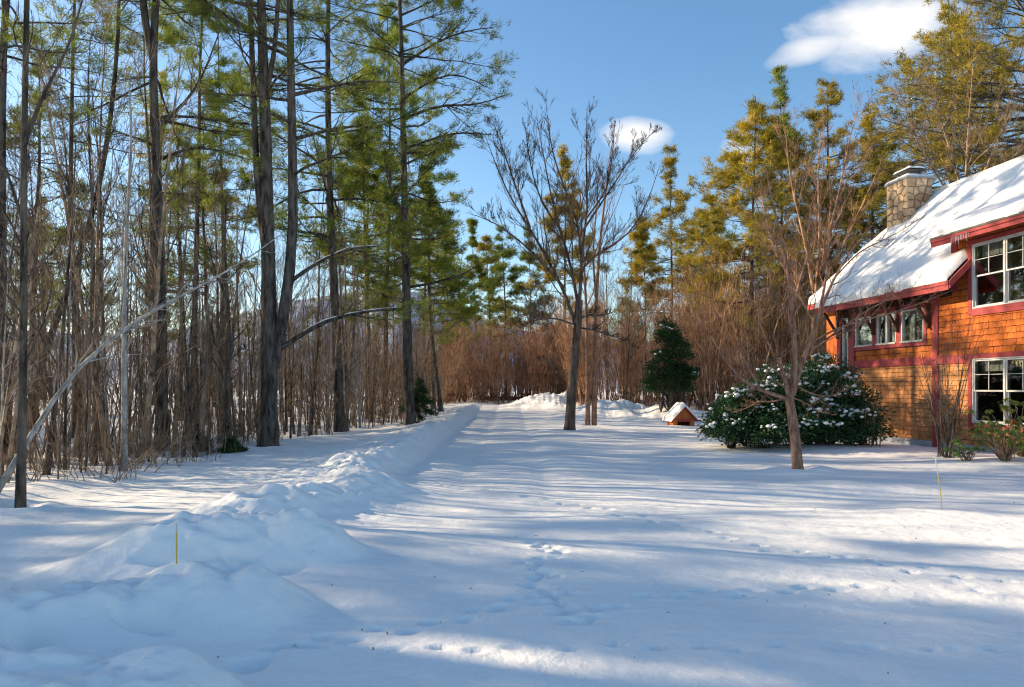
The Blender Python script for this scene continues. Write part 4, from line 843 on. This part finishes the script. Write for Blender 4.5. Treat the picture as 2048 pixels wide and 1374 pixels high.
PINES = [variant_pine(400 + i, h, r, s, z, n, m) for i, (h, r, s, z, n, m) in enumerate([(20, 0.2, 3.6, 0.35, 60, 'needle'), (17, 0.16, 3.0, 0.4, 50, 'needle'), (23, 0.24, 4.2, 0.45, 60, 'needlegold'), (14, 0.12, 2.6, 0.25, 55, 'needle')])]
big = [(17, 0.3, 0.98, 0.33, 0.55, 6, 0.25, 0.35), (7, 0.2, 0.98, 0.42, 0.5, 5, 0.25, 0.35), (4, 0.2, 0.95, 0.5, 0.5, 3, 0.2, 0.3)]
BARES = [variant_bare(420 + i, h, r, m, 1, big, 0.006, K0=12) for i, (h, r, m) in enumerate([(14, 0.09, 'bark'), (12, 0.07, 'twig'), (16, 0.105, 'bark'), (11, 0.06, 'twig')])]
small = [(14, 0.2, 0.98, 0.22, 0.6, 5, 0.35, 0.3), (5, 0.2, 0.98, 0.5, 0.5, 4, 0.3, 0.3)]
SAPS = [variant_bare(440 + i, h, r, m, 1, small, 0.0035) for i, (h, r, m) in enumerate([(6.5, 0.035, 'twig'), (5.0, 0.03, 'bark'), (8.0, 0.05, 'bark'), (4.0, 0.022, 'twig'), (7.0, 0.04, 'pale'), (9.0, 0.06, 'twig')])]
def proto(name, cat, meshes, group):
    t = thing(name, '', cat, (0, 0, 0), 0, group); k = [obj(m.name.split('.')[0], m, t) for m in meshes]; register(t, *k); return t
used = {}
def place(kind, i, meshes, name, cat, group, label, x, y, s, rz, sink=0.1, tilt=(0, 0)):
    key = (kind, i)
    if key not in used: t = proto(name, cat, meshes, group); used[key] = t
    else: t = copy_tree(used[key])
    t.location = (x, y, hz(x, y) - sink); t.rotation_euler = (tilt[0], tilt[1], rz); t.scale = (s, s, s * 1.0); t['label'] = label; t['group'] = group
    return t
def edge_x(y):
    return float(np.interp(y, [0, 10, 13, 18.7, 21, 27, 35, 50], [-8.5, -7.6, -7.2, -6.9, -6.2, -4.9, -4.2, -3.6]))
R3 = np.random.default_rng(77)
def zone(x, y):
    px = 1024 + x / y * FPX if y > 2 else -500
    if px < -40: return 'beyond the left edge of the picture'
    if px < 300: return 'in the left part of the wood'
    if px < 620: return 'in the middle of the wood'
    return 'in the wood close beside the drive'
# pines in and beyond the left wood
n = 0
while n < 18:
    y = R3.uniform(26, 75); x = -R3.uniform(3.5, 0.80 * y + 4)
    if x > edge_x(min(y, 50)) - 1.5: continue
    if y < 34 and x / y > -0.42 and R3.uniform() < 0.8: continue
    i = int(R3.integers(0, 4)); n += 1
    place('pine', i, PINES[i], 'pine_tree', 'pine tree', 'pines deeper in the wood left of the drive', ['tall green', 'middling green', 'very tall golden-lit', 'short bushy'][i] + ' pine ' + zone(x, y), x, y, R3.uniform(0.75, 1.05), R3.uniform(0, 6.28))
n = 0
while n < 40:
    y = R3.uniform(16, 60); x = -R3.uniform(3.5, 0.85 * y + 3)
    if x > edge_x(min(y, 50)) - 0.8: continue
    i = int(R3.integers(0, 4)); n += 1
    place('bare', i, [BARES[i]], 'bare_tree', 'tree', 'leafless trees in the wood left of the drive', ['tall grey', 'twiggy brown', 'very tall grey', 'short brown'][i] + ' leafless tree ' + zone(x, y), x, y, R3.uniform(0.6, 1.0), R3.uniform(0, 6.28))
n = 0
while n < 16:
    y = R3.uniform(11, 28); x = edge_x(y) - R3.uniform(0.5, 10)
    if x < -0.78 * y or x / y > -0.36 or 8.3 < y + 0.306 * x < 12: continue
    i = int(R3.integers(0, 4)); n += 1
    place('bare', i, [BARES[i]], 'bare_tree', 'tree', 'leafless trees in the wood left of the drive', ['tall grey', 'twiggy brown', 'very tall grey', 'short brown'][i] + ' leafless tree near the front ' + zone(x, y), x, y, R3.uniform(0.55, 0.9), R3.uniform(0, 6.28))
n = 0
while n < 230:
    y = 9.5 + 30 * R3.uniform() ** 1.3; x = edge_x(min(y, 50)) - 0.2 - abs(R3.normal(0, 3.5))
    if x < -0.78 * y: continue
    i = int(R3.integers(0, 6)); n += 1
    place('sap', i, [SAPS[i]], 'sapling', 'sapling', 'thin saplings along the edge of the wood', ['brown twiggy', 'short grey', 'tall grey', 'small brown', 'pale-barked', 'tall brown'][i] + ' sapling ' + zone(x, y), x, y, R3.uniform(0.5, 1.1), R3.uniform(0, 6.28), 0.05, tuple(R3.normal(0, 0.09, 2)))
# off-frame trees on the sunny side whose crowns shade the yard
n = 0
while n < 50:
    y = R3.uniform(-6, 40); x = -R3.uniform(13, 48)
    if x > -0.8 * y - 2: continue
    yb = y + 0.306 * x                                              # where its shadow crosses the yard
    if yb < -3 or (yb < 7.3 and R3.uniform() < 0.42) or (7.3 < yb < 12.8) or (yb > 12.8 and R3.uniform() < 0.6): continue
    i = int(R3.integers(0, 4)); n += 1
    if R3.uniform() < (0.5 if yb < 7.5 else 0.4): place('pine', i, PINES[i], 'pine_tree', 'pine tree', 'pines beyond the left edge', 'pine ' + zone(x, y), x, y, R3.uniform(0.7, 1.0), R3.uniform(0, 6.28))
    else: place('bare', i, [BARES[i]], 'bare_tree', 'tree', 'leafless trees beyond the left edge', 'leafless tree ' + zone(x, y), x, y, R3.uniform(0.8, 1.2), R3.uniform(0, 6.28))
# trees right and beyond: bare trees round the yard's far side
for k in range(56):
    px = R3.uniform(1060, 2100) if k % 2 else R3.uniform(1180, 1700); Y = R3.uniform(40, 62); x = (px - 1024) / FPX * Y; i = int(R3.integers(0, 4))
    place('bare', i, [BARES[i]], 'bare_tree', 'tree', 'leafless trees beyond the yard', 'leafless tree rising from the thicket beyond the yard', x, Y, R3.uniform(0.5, 0.8), R3.uniform(0, 6.28))
for k in range(30):
    px = R3.uniform(1000, 2300) if k % 5 else R3.uniform(300, 820); Y = R3.uniform(72, 105); x = (px - 1024) / FPX * Y; i = int(R3.integers(0, 4))
    place('pine', i, PINES[i], 'pine_tree', 'pine tree', 'distant pines beyond the yard', 'distant pine standing beyond the thicket', x, Y, R3.uniform(0.55, 0.85), R3.uniform(0, 6.28))

# --- thickets: nobody could count their stems
tw = [(9, 0.15, 0.98, 0.28, 0.5, 4, 0.3, 0.3), (3, 0.2, 0.98, 0.45, 0.45, 3, 0.3, 0.4)]
def clump(seed, H, mat, stems, fan, twigr=0.005, r0=0.018): 
    o = bpy.data.objects.new('thicket_clump_source', variant_bare(seed, H, r0, mat, stems, tw, twigr, fan, 7)); return o
def scatter(name, label, cat, pts, rots, scl, which, srcs):
    me = bpy.data.meshes.new(name); me.from_pydata([tuple(p) for p in pts], [], [])
    a = me.attributes.new('rot', 'FLOAT_VECTOR', 'POINT'); a.data.foreach_set('vector', np.asarray(rots, np.float32).ravel())
    a = me.attributes.new('scl', 'FLOAT', 'POINT'); a.data.foreach_set('value', np.asarray(scl, np.float32))
    a = me.attributes.new('which', 'INT', 'POINT'); a.data.foreach_set('value', np.asarray(which, np.int32))
    o = obj(name, me, None, label, cat, kind='stuff')
    ng = bpy.data.node_groups.new(name + '_nodes', 'GeometryNodeTree')
    ng.interface.new_socket('Geometry', in_out='INPUT', socket_type='NodeSocketGeometry'); ng.interface.new_socket('Geometry', in_out='OUTPUT', socket_type='NodeSocketGeometry')
    gi = ng.nodes.new('NodeGroupInput'); go = ng.nodes.new('NodeGroupOutput'); ip = ng.nodes.new('GeometryNodeInstanceOnPoints'); jn = ng.nodes.new('GeometryNodeJoinGeometry')
    for s in reversed(srcs):
        oi = ng.nodes.new('GeometryNodeObjectInfo'); oi.inputs['Object'].default_value = s; oi.inputs['As Instance'].default_value = True; L(ng, oi.outputs['Geometry'], jn.inputs[0])
    def na(nm, ty):
        q = ng.nodes.new('GeometryNodeInputNamedAttribute'); q.data_type = ty; q.inputs['Name'].default_value = nm; return q.outputs['Attribute']
    e2r = ng.nodes.new('FunctionNodeEulerToRotation'); L(ng, na('rot', 'FLOAT_VECTOR'), e2r.inputs[0])
    L(ng, gi.outputs[0], ip.inputs['Points']); L(ng, jn.outputs[0], ip.inputs['Instance']); ip.inputs['Pick Instance'].default_value = True
    L(ng, na('which', 'INT'), ip.inputs['Instance Index']); L(ng, e2r.outputs[0], ip.inputs['Rotation']); L(ng, na('scl', 'FLOAT'), ip.inputs['Scale']); L(ng, ip.outputs[0], go.inputs[0])
    md = o.modifiers.new('scatter', 'NODES'); md.node_group = ng
    return o
def spots(n, f, rng):
    out = []
    while len(out) < n:
        q = f(rng)
        if q is not None: out.append(q)
    return np.array(out)
far_src = [clump(500 + i, 6.5, 'redtwig', 7, 0.36, 0.0075, 0.022) for i in range(5)]
def f_far(r):
    px = r.uniform(830, 1720) if r.uniform() < 0.75 else r.uniform(850, 1180); Y = r.uniform(39, 62); x = (px - 1024) / FPX * Y
    if px < 1150 and Y < 50: return None
    if px < 1400 and Y < 42: return None
    return (x, Y, hz(x, Y) - 0.05)
p_ = spots(480, f_far, R3); k = len(p_)
pxs = 1024 + p_[:, 0] / p_[:, 1] * FPX
sc_ = np.interp(pxs, [860, 1000, 1100, 1200, 1350, 1500, 1700], [0.95, 0.95, 1.0, 1.1, 1.35, 1.4, 1.2]) * R3.uniform(0.5, 1.2, k)
scatter('thicket', 'dense reddish brown thicket of leafless stems closing off the far side of the yard', 'thicket', p_, np.stack([R3.normal(0, 0.05, k), R3.normal(0, 0.05, k), R3.uniform(0, 6.28, k)], 1), sc_, R3.integers(0, 5, k), far_src)
left_src = [clump(520 + i, 4.6, 'twig', 5, 0.45, 0.0036, 0.013) for i in range(5)]
def f_left(r):
    y = 12 + 42 * r.uniform() ** 0.9; x = edge_x(min(y, 50)) - 0.3 - abs(r.normal(0, 7))
    if x < -0.9 * y - 4: return None
    return (x, y, hz(x, y) - 0.05)
p_ = spots(300, f_left, R3); k = len(p_)
scatter('undergrowth', 'tangled brown leafless undergrowth filling the wood left of the drive', 'undergrowth', p_, np.stack([R3.normal(0, 0.12, k), R3.normal(0, 0.12, k), R3.uniform(0, 6.28, k)], 1), R3.uniform(0.5, 1.35, k), R3.integers(0, 5, k), left_src)
# low bent stems in the open snow by the wood edge
def f_low(r):
    y = r.uniform(8.5, 20); x = edge_x(y) + r.uniform(-1.5, 0.7); return (x, y, hz(x, y) - 0.03)
low_src = [clump(540 + i, 0.9, 'twig', 5, 0.8, 0.0025, 0.007) for i in range(3)]
p_ = spots(90, f_low, R3); k = len(p_)
scatter('low_brush', 'low bent leafless shoots poking out of the snow at the wood edge', 'brush', p_, np.stack([R3.normal(0, 0.25, k), R3.normal(0, 0.25, k), R3.uniform(0, 6.28, k)], 1), R3.uniform(0.4, 1.3, k), R3.integers(0, 3, k), low_src)

# ------------------------------------------------------------------ garden plants by the house
def leaves(rng, C, Nrm, ln, w, droop=0.2, rnd=0.5):
    n = len(C); d = unit(Nrm + rng.normal(size=C.shape) * rnd + np.array([0, 0, -droop])); s = unit(np.cross(d, rng.normal(size=C.shape))) * (w * rng.uniform(0.7, 1.2, (n, 1)) / 2)
    l = ln * rng.uniform(0.7, 1.2, (n, 1)); a = C; b = C + d * l * 0.45 + s; c = C + d * l; e = C + d * l * 0.45 - s
    V = np.stack([a, b, c, e], 1).reshape(-1, 3); return V, np.arange(n * 4).reshape(-1, 4)
def blob(c, r, rng, flat=0.5, nu=9, nv=6):
    th = np.linspace(0, math.pi, nv); ph = np.linspace(0, 2 * math.pi, nu, endpoint=False); T, Ph = np.meshgrid(th, ph, indexing='ij')
    rr = r * (1 + 0.25 * vn(np.cos(Ph) * 1.5 + c[0] * 7, np.sin(Ph) * 1.5 + T + c[1] * 5, 3))
    V = np.stack([rr * np.sin(T) * np.cos(Ph), rr * np.sin(T) * np.sin(Ph), rr * np.cos(T) * flat], -1) + np.array(c); i2 = np.arange(nu * nv).reshape(nv, nu); j2 = np.roll(i2, -1, 1)
    return V.reshape(-1, 3), np.stack([i2[:-1], i2[1:], j2[1:], j2[:-1]], -1).reshape(-1, 4)
def evergreen_bush(name, label, lobes, nleaf, seed, ln=0.09, w=0.035, nsnow=60, mat='yew', snr=(0.05, 0.13)):
    rng = np.random.default_rng(seed); base = (lobes[0][0], lobes[0][1], hz(lobes[0][0], lobes[0][1]) - 0.05); t = thing(name, label, 'bush', base)
    tot = sum(l[3] * l[4] for l in lobes); leaf = Geo(); sn = Geo(); stem = Geo(); SP = []
    for (x, y, z, r, rz_) in lobes:
        g0 = hz(x, y); k = int(nleaf * r * rz_ / tot); ncl = max(20, k // 55)
        d = unit(rng.normal(size=(ncl, 3))); d[:, 2] = np.abs(d[:, 2]) * 1.1 - 0.35; d = unit(d); rad = rng.uniform(0.5, 1.05, (ncl, 1)) * (1 + 0.35 * vn(d[:, :1] * 2.2 + x, d[:, 2:] * 2.2 + y, seed)); cc = np.array([x, y, g0 + z]) + d * rad * np.array([r, r, rz_])
        cc = cc[cc[:, 2] > g0 + 0.08]; dd = unit(cc - np.array([x, y, g0 + z]))
        C = np.repeat(cc, 55, 0) + rng.normal(size=(len(cc) * 55, 3)) * np.array([0.13, 0.13, 0.07]); V, F_ = leaves(rng, C, np.repeat(dd, 55, 0), ln, w); leaf.add(V, F_)
        P0 = np.array([x, y, g0 - 0.05]); n2 = min(len(cc), 26); sel = cc[rng.choice(len(cc), n2, replace=False)]
        tt = np.linspace(0, 1, 5)[None, :, None]; pp = P0 + (sel[:, None] - P0) * tt; pp[:, 1:-1] += rng.normal(size=(n2, 3, 3)) * 0.05; V, F_ = tubes(pp, np.full((n2, 5), 0.012) * np.linspace(1.3, 0.4, 5), 4); stem.add(V, F_)
        up = cc[(dd[:, 2] > -0.05) & (np.linalg.norm((cc - np.array([x, y, g0 + z])) / np.array([r, r, rz_]), axis=1) > 0.88)]; SP.append(up)
    SP = np.concatenate(SP)
    for c in SP[rng.choice(len(SP), min(nsnow, len(SP)), replace=False)]:
        for q in range(int(rng.integers(6, 12))):
            V, F_ = blob(c + rng.normal(size=3) * np.array([0.12, 0.12, 0.045]) + np.array([0, 0, 0.08]), rng.uniform(0.025, 0.075), rng, 0.6, 6, 5); sn.add(V, F_)
    off = np.array(base)
    for nm, g, m in (('stems', stem, M['bark']), ('foliage', leaf, M[mat]), ('snow', sn, SNOW)):
        if not g.V: continue
        for v_ in g.V: v_ -= off
        obj(nm, g.mesh(nm, [m], nm != 'foliage'), t, kind='stuff' if nm == 'snow' else None)
evergreen_bush('evergreen_bush', 'wide dark evergreen bush dusted with snow, left half of the pair beneath the house wall', [(6.0, 18.0, 0.65, 0.85, 0.75), (6.9, 18.2, 0.9, 0.95, 0.95), (5.5, 17.6, 0.45, 0.6, 0.5), (6.3, 17.4, 0.4, 0.8, 0.5), (7.1, 17.5, 0.4, 0.7, 0.5)], 30000, 601, 0.1, 0.045, nsnow=60, snr=(0.05, 0.13))
evergreen_bush('evergreen_bush', 'taller snow-dusted evergreen bush against the house corner, behind the young tree', [(8.2, 18.8, 1.0, 0.95, 1.15), (7.6, 18.0, 0.6, 0.75, 0.7), (8.75, 18.2, 0.7, 0.75, 0.85), (8.9, 19.5, 1.2, 0.7, 1.3), (8.0, 17.7, 0.35, 0.8, 0.5), (8.8, 17.6, 0.35, 0.6, 0.45)], 34000, 602, 0.1, 0.045, nsnow=70, snr=(0.05, 0.13))
evergreen_bush('evergreen_tree', 'bushy dark evergreen standing behind the small wooden kennel', [(7.45, 33.4, 1.25, 1.05, 0.85), (7.1, 33.4, 2.2, 0.6, 0.7), (7.85, 33.4, 2.8, 0.6, 0.9), (7.45, 33.5, 3.5, 0.5, 0.75), (8.1, 33.3, 1.8, 0.65, 0.7)], 17000, 604, 0.15, 0.05, 5, 'needledark')
evergreen_bush('small_shrub', 'small yellow-green shrub climbing at the far house corner', [(9.4, 22.6, 1.6, 0.32, 0.8)], 1500, 603, 0.08, 0.04, 4, 'rhodo')
def shrub_bare(name, label, x, y, H, stems, seed, mat='bark', fan=0.35, cat='shrub'):
    me = variant_bare(seed, H, 0.016, mat, stems, [(8, 0.2, 0.98, 0.3, 0.7, 5, 0.45, 0.2), (4, 0.2, 0.98, 0.45, 0.6, 3, 0.35, 0.2)], 0.0028, fan, 9)
    t = thing(name, label, cat, (x, y, hz(x, y) - 0.05)); obj('stems', me, t); return t
shrub_bare('bare_shrub', 'tall leafless multi-stemmed shrub in front of the lower house windows', 9.35, 15.1, 3.0, 16, 610, 'bark', 0.3)
shrub_bare('bare_shrub', 'low leafless shrub against the house foundation', 8.9, 17.4, 1.2, 9, 611, 'twig', 0.5)
def rhodo(label, x, y, H, n, seed):
    rng = np.random.default_rng(seed); z0 = hz(x, y); t = thing('rhododendron', label, 'shrub', (x, y, z0 - 0.05)); st = Geo(); lf = Geo(); dl = Geo()
    for i in range(n):
        a = rng.uniform(0, 6.28); r = H * rng.uniform(0.2, 0.75); h = H * rng.uniform(0.35, 1.0); tt = np.linspace(0, 1, 6)[:, None]
        pts = np.concatenate([np.cos(a) * r * tt, np.sin(a) * r * tt, h * tt ** 0.8], 1) + rng.normal(size=(6, 3)) * 0.02; pts[0] = 0
        V, F_ = tubes(pts[None], np.linspace(0.012, 0.005, 6)[None], 5); st.add(V, F_)
        k = int(rng.integers(9, 15)); ang = rng.uniform(0, 6.28, k); d = unit(np.stack([np.cos(ang) * 0.55, np.sin(ang) * 0.55, np.full(k, -0.55) + rng.normal(0, 0.25, k)], 1)); C = np.repeat(pts[-1:], k, 0) + np.array([0, 0, 0.01])
        V, F_ = leaves(rng, C, d, 0.13, 0.045, 0.0, 0.12); (lf if rng.uniform() < 0.94 else dl).add(V, F_)
    obj('stems', st.mesh('stems', [M['twig']]), t); obj('foliage', lf.mesh('foliage', [M['rhodo']], False), t)
    if dl.V: obj('dry_leaves', dl.mesh('dry_leaves', [M['dry']], False), t)
rhodo('yellow-green rhododendron with drooping leaves at the right edge by the house', 9.65, 13.7, 0.85, 46, 620)
rhodo('small rhododendron with hanging leaves left of the bigger one', 9.1, 14.0, 0.5, 14, 621)
rhodo('tall rhododendron beneath the right lower window at the picture edge', 10.4, 14.3, 1.25, 34, 622)

# ------------------------------------------------------------------ kennel-like box, stakes, log
kx, ky = 7.12, 29.6; kz = hz(kx, ky) - 0.08
ken = thing('wooden_kennel', 'small orange wooden gabled kennel with a snow-covered roof beyond the yard', 'kennel', (kx, ky, kz), 0.12)
def prism(name, pts, y0, y1, mat):
    k = len(pts); V = np.array([(p[0], y0, p[1]) for p in pts] + [(p[0], y1, p[1]) for p in pts]); Fq = np.array([(i, (i + 1) % k, k + (i + 1) % k, k + i) for i in range(k)])
    return obj(name, mesh_np(name, V, [Fq, np.array([list(range(k))[::-1]]), np.array([[k + i for i in range(k)]])], [mat], False), ken)
boxes('side_wall', [(-0.44, -0.38, -0.35, 0.45, 0, 0.4)], M['kennel'], ken); boxes('side_wall', [(0.38, 0.44, -0.35, 0.45, 0, 0.4)], M['kennel'], ken); boxes('back_wall', [(-0.38, 0.38, 0.39, 0.45, 0, 0.4)], M['kennel'], ken)
boxes('front_frame', [(-0.46, -0.27, -0.40, -0.352, 0, 0.36), (0.27, 0.46, -0.40, -0.352, 0, 0.36)], M['kennel'], ken); boxes('lintel', [(-0.27, 0.27, -0.41, -0.352, 0.26, 0.36)], M['trim'], ken)
prism('gable_board', [(-0.46, 0.36), (0.46, 0.36), (0, 0.82)], -0.39, -0.352, M['kennel']); prism('back_gable', [(-0.44, 0.4), (0.44, 0.4), (0, 0.82)], 0.39, 0.45, M['kennel'])
prism('floor', [(-0.38, 0.0), (0.38, 0.0), (0.38, 0.04), (-0.38, 0.04)], -0.35, 0.39, M['dark'])
prism('roof', [(-0.60, 0.28), (0, 0.90), (0, 0.85), (-0.56, 0.26)], -0.55, 0.55, M['trim']); prism('roof', [(0, 0.90), (0.60, 0.28), (0.56, 0.26), (0, 0.85)], -0.55, 0.55, M['trim'])
for sgn in (-1, 1):
    X, Y = np.meshgrid(np.linspace(0, 1, 14), np.linspace(0, 1, 14)); e = np.clip(np.minimum.reduce([(1 - X) / 0.15, Y / 0.15, (1 - Y) / 0.15]), 0, 1); T = 0.16 * np.sqrt(1 - (1 - e) ** 2) * (1 + 0.4 * vn(X * 3 + sgn, Y * 3, 7))
    sx_ = sgn * X * 0.61; V = np.stack([sx_, -0.57 + Y * 1.14, 0.905 - X * 0.63 + T], -1).reshape(-1, 3); i2 = np.arange(196).reshape(14, 14)
    obj('roof_snow', mesh_np('roof_snow', V, np.stack([i2[:-1, :-1], i2[:-1, 1:], i2[1:, 1:], i2[1:, :-1]], -1).reshape(-1, 4), [SNOW]), ken)
def stake(label, b, tpt, wfrac):
    b = np.array(b); tpt = np.array(tpt); t = thing('driveway_stake', label, 'stake', tuple(b)); m = (tpt - b) * (1 - wfrac)
    V, F_ = tubes(np.array([[np.array([0, 0, -0.15]), m * 0.5, m]]), np.full((1, 3), 0.0055), 8); obj('shaft', mesh_np('shaft', V, F_, [M['yellow']]), t)
    V, F_ = tubes(np.array([[m, (m + tpt - b) / 2, tpt - b]]), np.full((1, 3), 0.0062), 8); obj('reflective_sleeve', mesh_np('reflective_sleeve', V, F_, [M['white']]), t)
b = P(1886, 1024, 9.0); b[2] = hz(b[0], b[1]); stake('thin yellow driveway stake leaning in the open snow on the right', b, P(1870, 910, 9.0), 0.35)
b = P(353, 1140, 5.05); b[2] = hz(b[0], b[1]); stake('thin yellow driveway stake upright behind the near snow pile on the left', b, P(353, 1046, 5.05), 0.2)
q = np.array([P(952, 799, 57), P(990, 795, 57.5), P(1030, 792, 58), P(1062, 791, 58.5)]); q[:, 2] = [hz(a_[0], a_[1]) + 0.22 for a_ in q]
V, F_ = tubes(resample(q, 8)[None], np.full((1, 8), 0.16), 8); obj('fallen_log', mesh_np('fallen_log', V - q[0], F_, [M['wood']]), None, 'long dark log lying along the bank where the drive ends', 'log', loc=tuple(q[0]))
# bits of bark and twig on the snow
g = Geo()
for i in range(45):
    px, py = R3.uniform(250, 2040), R3.uniform(960, 1360); Y = FPX * CAMH / (py - HORIZ); x = (px - 1024) / FPX * Y; z = hz(x, Y) + 0.006; a_ = R3.uniform(0, 3.14); l_ = R3.uniform(0.006, 0.03)
    pt = np.array([[(x, Y, z), (x + math.cos(a_) * l_, Y + math.sin(a_) * l_, z + 0.004)]]); V, F_ = tubes(pt, np.full((1, 2), R3.uniform(0.002, 0.005)), 4); g.add(V, F_)
obj('snow_litter', g.mesh('snow_litter', [M['twig']]), None, 'tiny bits of bark and twig scattered on the snow', 'litter', kind='stuff')
